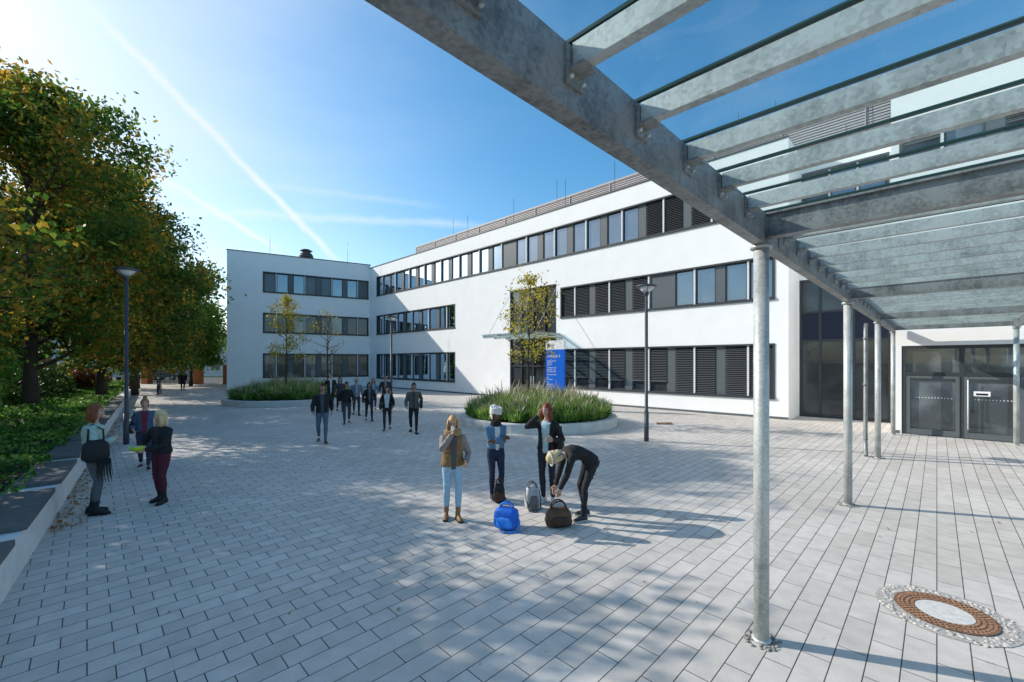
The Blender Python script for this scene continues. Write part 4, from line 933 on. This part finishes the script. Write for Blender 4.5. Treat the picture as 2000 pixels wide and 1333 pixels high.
person('woman_with_bowl',-6.02,7.3,(-.1,-1),1.57,top=BK,inner=(.03,.03,.035),hem=-.0,th=.025,pants=(.09,.015,.03),shoe=BK,boot=BK,hair=(.66,.50,.27),hairlen=.2,
  aR=(.20,.25,1.02),aL=(.03,.27,1.02),pL=(-.9,-.5,-.6),pR=(.9,-.5,-.6),look=(.35,.0),extras=bowl,curl=(.8,.8),hL=(.5,.8,0),hR=(-.5,.8,0),fL=(-.09,.04,.085),fR=(.1,-.08,.085),vox=.011)
# ---- walking group
wk1=dict(fL=(-.08,.25,.09),fR=(.09,-.27,.15),aL=(-.25,-.14,.90),aR=(.24,.22,.92),pel=(0,0,.90))
wk2=dict(fL=(-.09,-.27,.15),fR=(.08,.25,.09),aL=(-.24,.22,.92),aR=(.25,-.14,.90),pel=(0,0,.90))
person('walking_man',-5.69,12.75,tocam(-5.7,12.7),1.78,True,'m',BK,inner=(.06,.07,.09),hem=-.03,th=.025,pants=(.09,.13,.18),shoe=(.05,.04,.03),hair=(.015,.012,.01),hairlen=0,sole=(.3,.3,.3),**wk1)
person('walking_man',-9.6,22.5,tocam(-9.6,22.5,3),1.82,True,'l',BK,inner=(.6,.6,.6),hem=-.1,th=.022,pants=BK,hair=(.03,.02,.015),hairlen=0,vox=.018,**wk2)
person('walking_woman',-6.46,16.6,tocam(-6.5,16.6),1.66,False,'m',BK,hem=-.03,th=.02,pants=(.05,.055,.065),hair=(.02,.014,.01),hairlen=.12,sole=(.5,.5,.5),vox=.016,**wk2)
person('walking_man_with_hat',-7.1,19.4,tocam(-7.1,19.5,2),1.7,True,'m',(.14,.17,.21),inner=(.3,.34,.4),hem=-.05,th=.018,pants=(.04,.045,.06),style='hat',hairlen=0,vox=.018,**wk1)
person('walking_woman',-5.85,17.4,tocam(-5.8,17.3,3),1.6,False,'m',BK,inner=(.12,.13,.15),hem=-.05,th=.02,pants=(.03,.03,.04),hair=(.03,.018,.012),hairlen=.3,vox=.016,sole=(.6,.6,.6),extras=bag_shoulder(1,BK,.28,.26),**wk1)
person('walking_woman',-4.44,15.1,tocam(-4.44,15.1,-1),1.57,False,'l',BK,inner=(.6,.6,.6),hem=.02,th=.022,zipw=.1,pants=(.03,.025,.03),hair=(.04,.022,.015),hairlen=.3,vox=.015,sole=(.5,.5,.5),extras=bag_shoulder(1,(.03,.025,.025),.28,.26),**wk2)
person('walking_man_with_bag',-3.35,14.5,tocam(-3.35,14.5),1.72,True,'m',(.11,.10,.085),inner=(.05,.05,.055),hem=-.05,th=.02,pants=BK,hair=(.03,.02,.015),hairlen=0,vox=.015,extras=bag_shoulder(-1,BK,.36,.28,.02),**wk1)
person('walking_man',-6.25,21.0,tocam(-6.2,21),1.80,True,'m',(.035,.035,.04),inner=(.2,.2,.2),pants=(.04,.04,.05),hair=(.015,.012,.01),hairlen=0,vox=.018,**wk2)
person('walking_woman',-8.5,21.0,tocam(-8.4,21,3),1.68,False,'l',(.05,.05,.06),pants=BK,hair=(.05,.03,.02),hairlen=.2,vox=.018,**wk1)
person('walking_woman',-6.95,21.3,tocam(-6.9,21.3),1.62,False,'l',(.2,.26,.34),inner=(.4,.4,.4),pants=(.05,.06,.08),hair=(.2,.12,.06),hairlen=.25,vox=.018,**wk2)
person('walking_man',-27.9,36.0,(-.7,1),1.76,True,'l',BK,hem=-.1,th=.03,pants=BK,hair=(.03,.02,.015),hairlen=0,vox=.02,extras=bag_shoulder(1,BK,.3,.28),**wk1)
print('DONE')
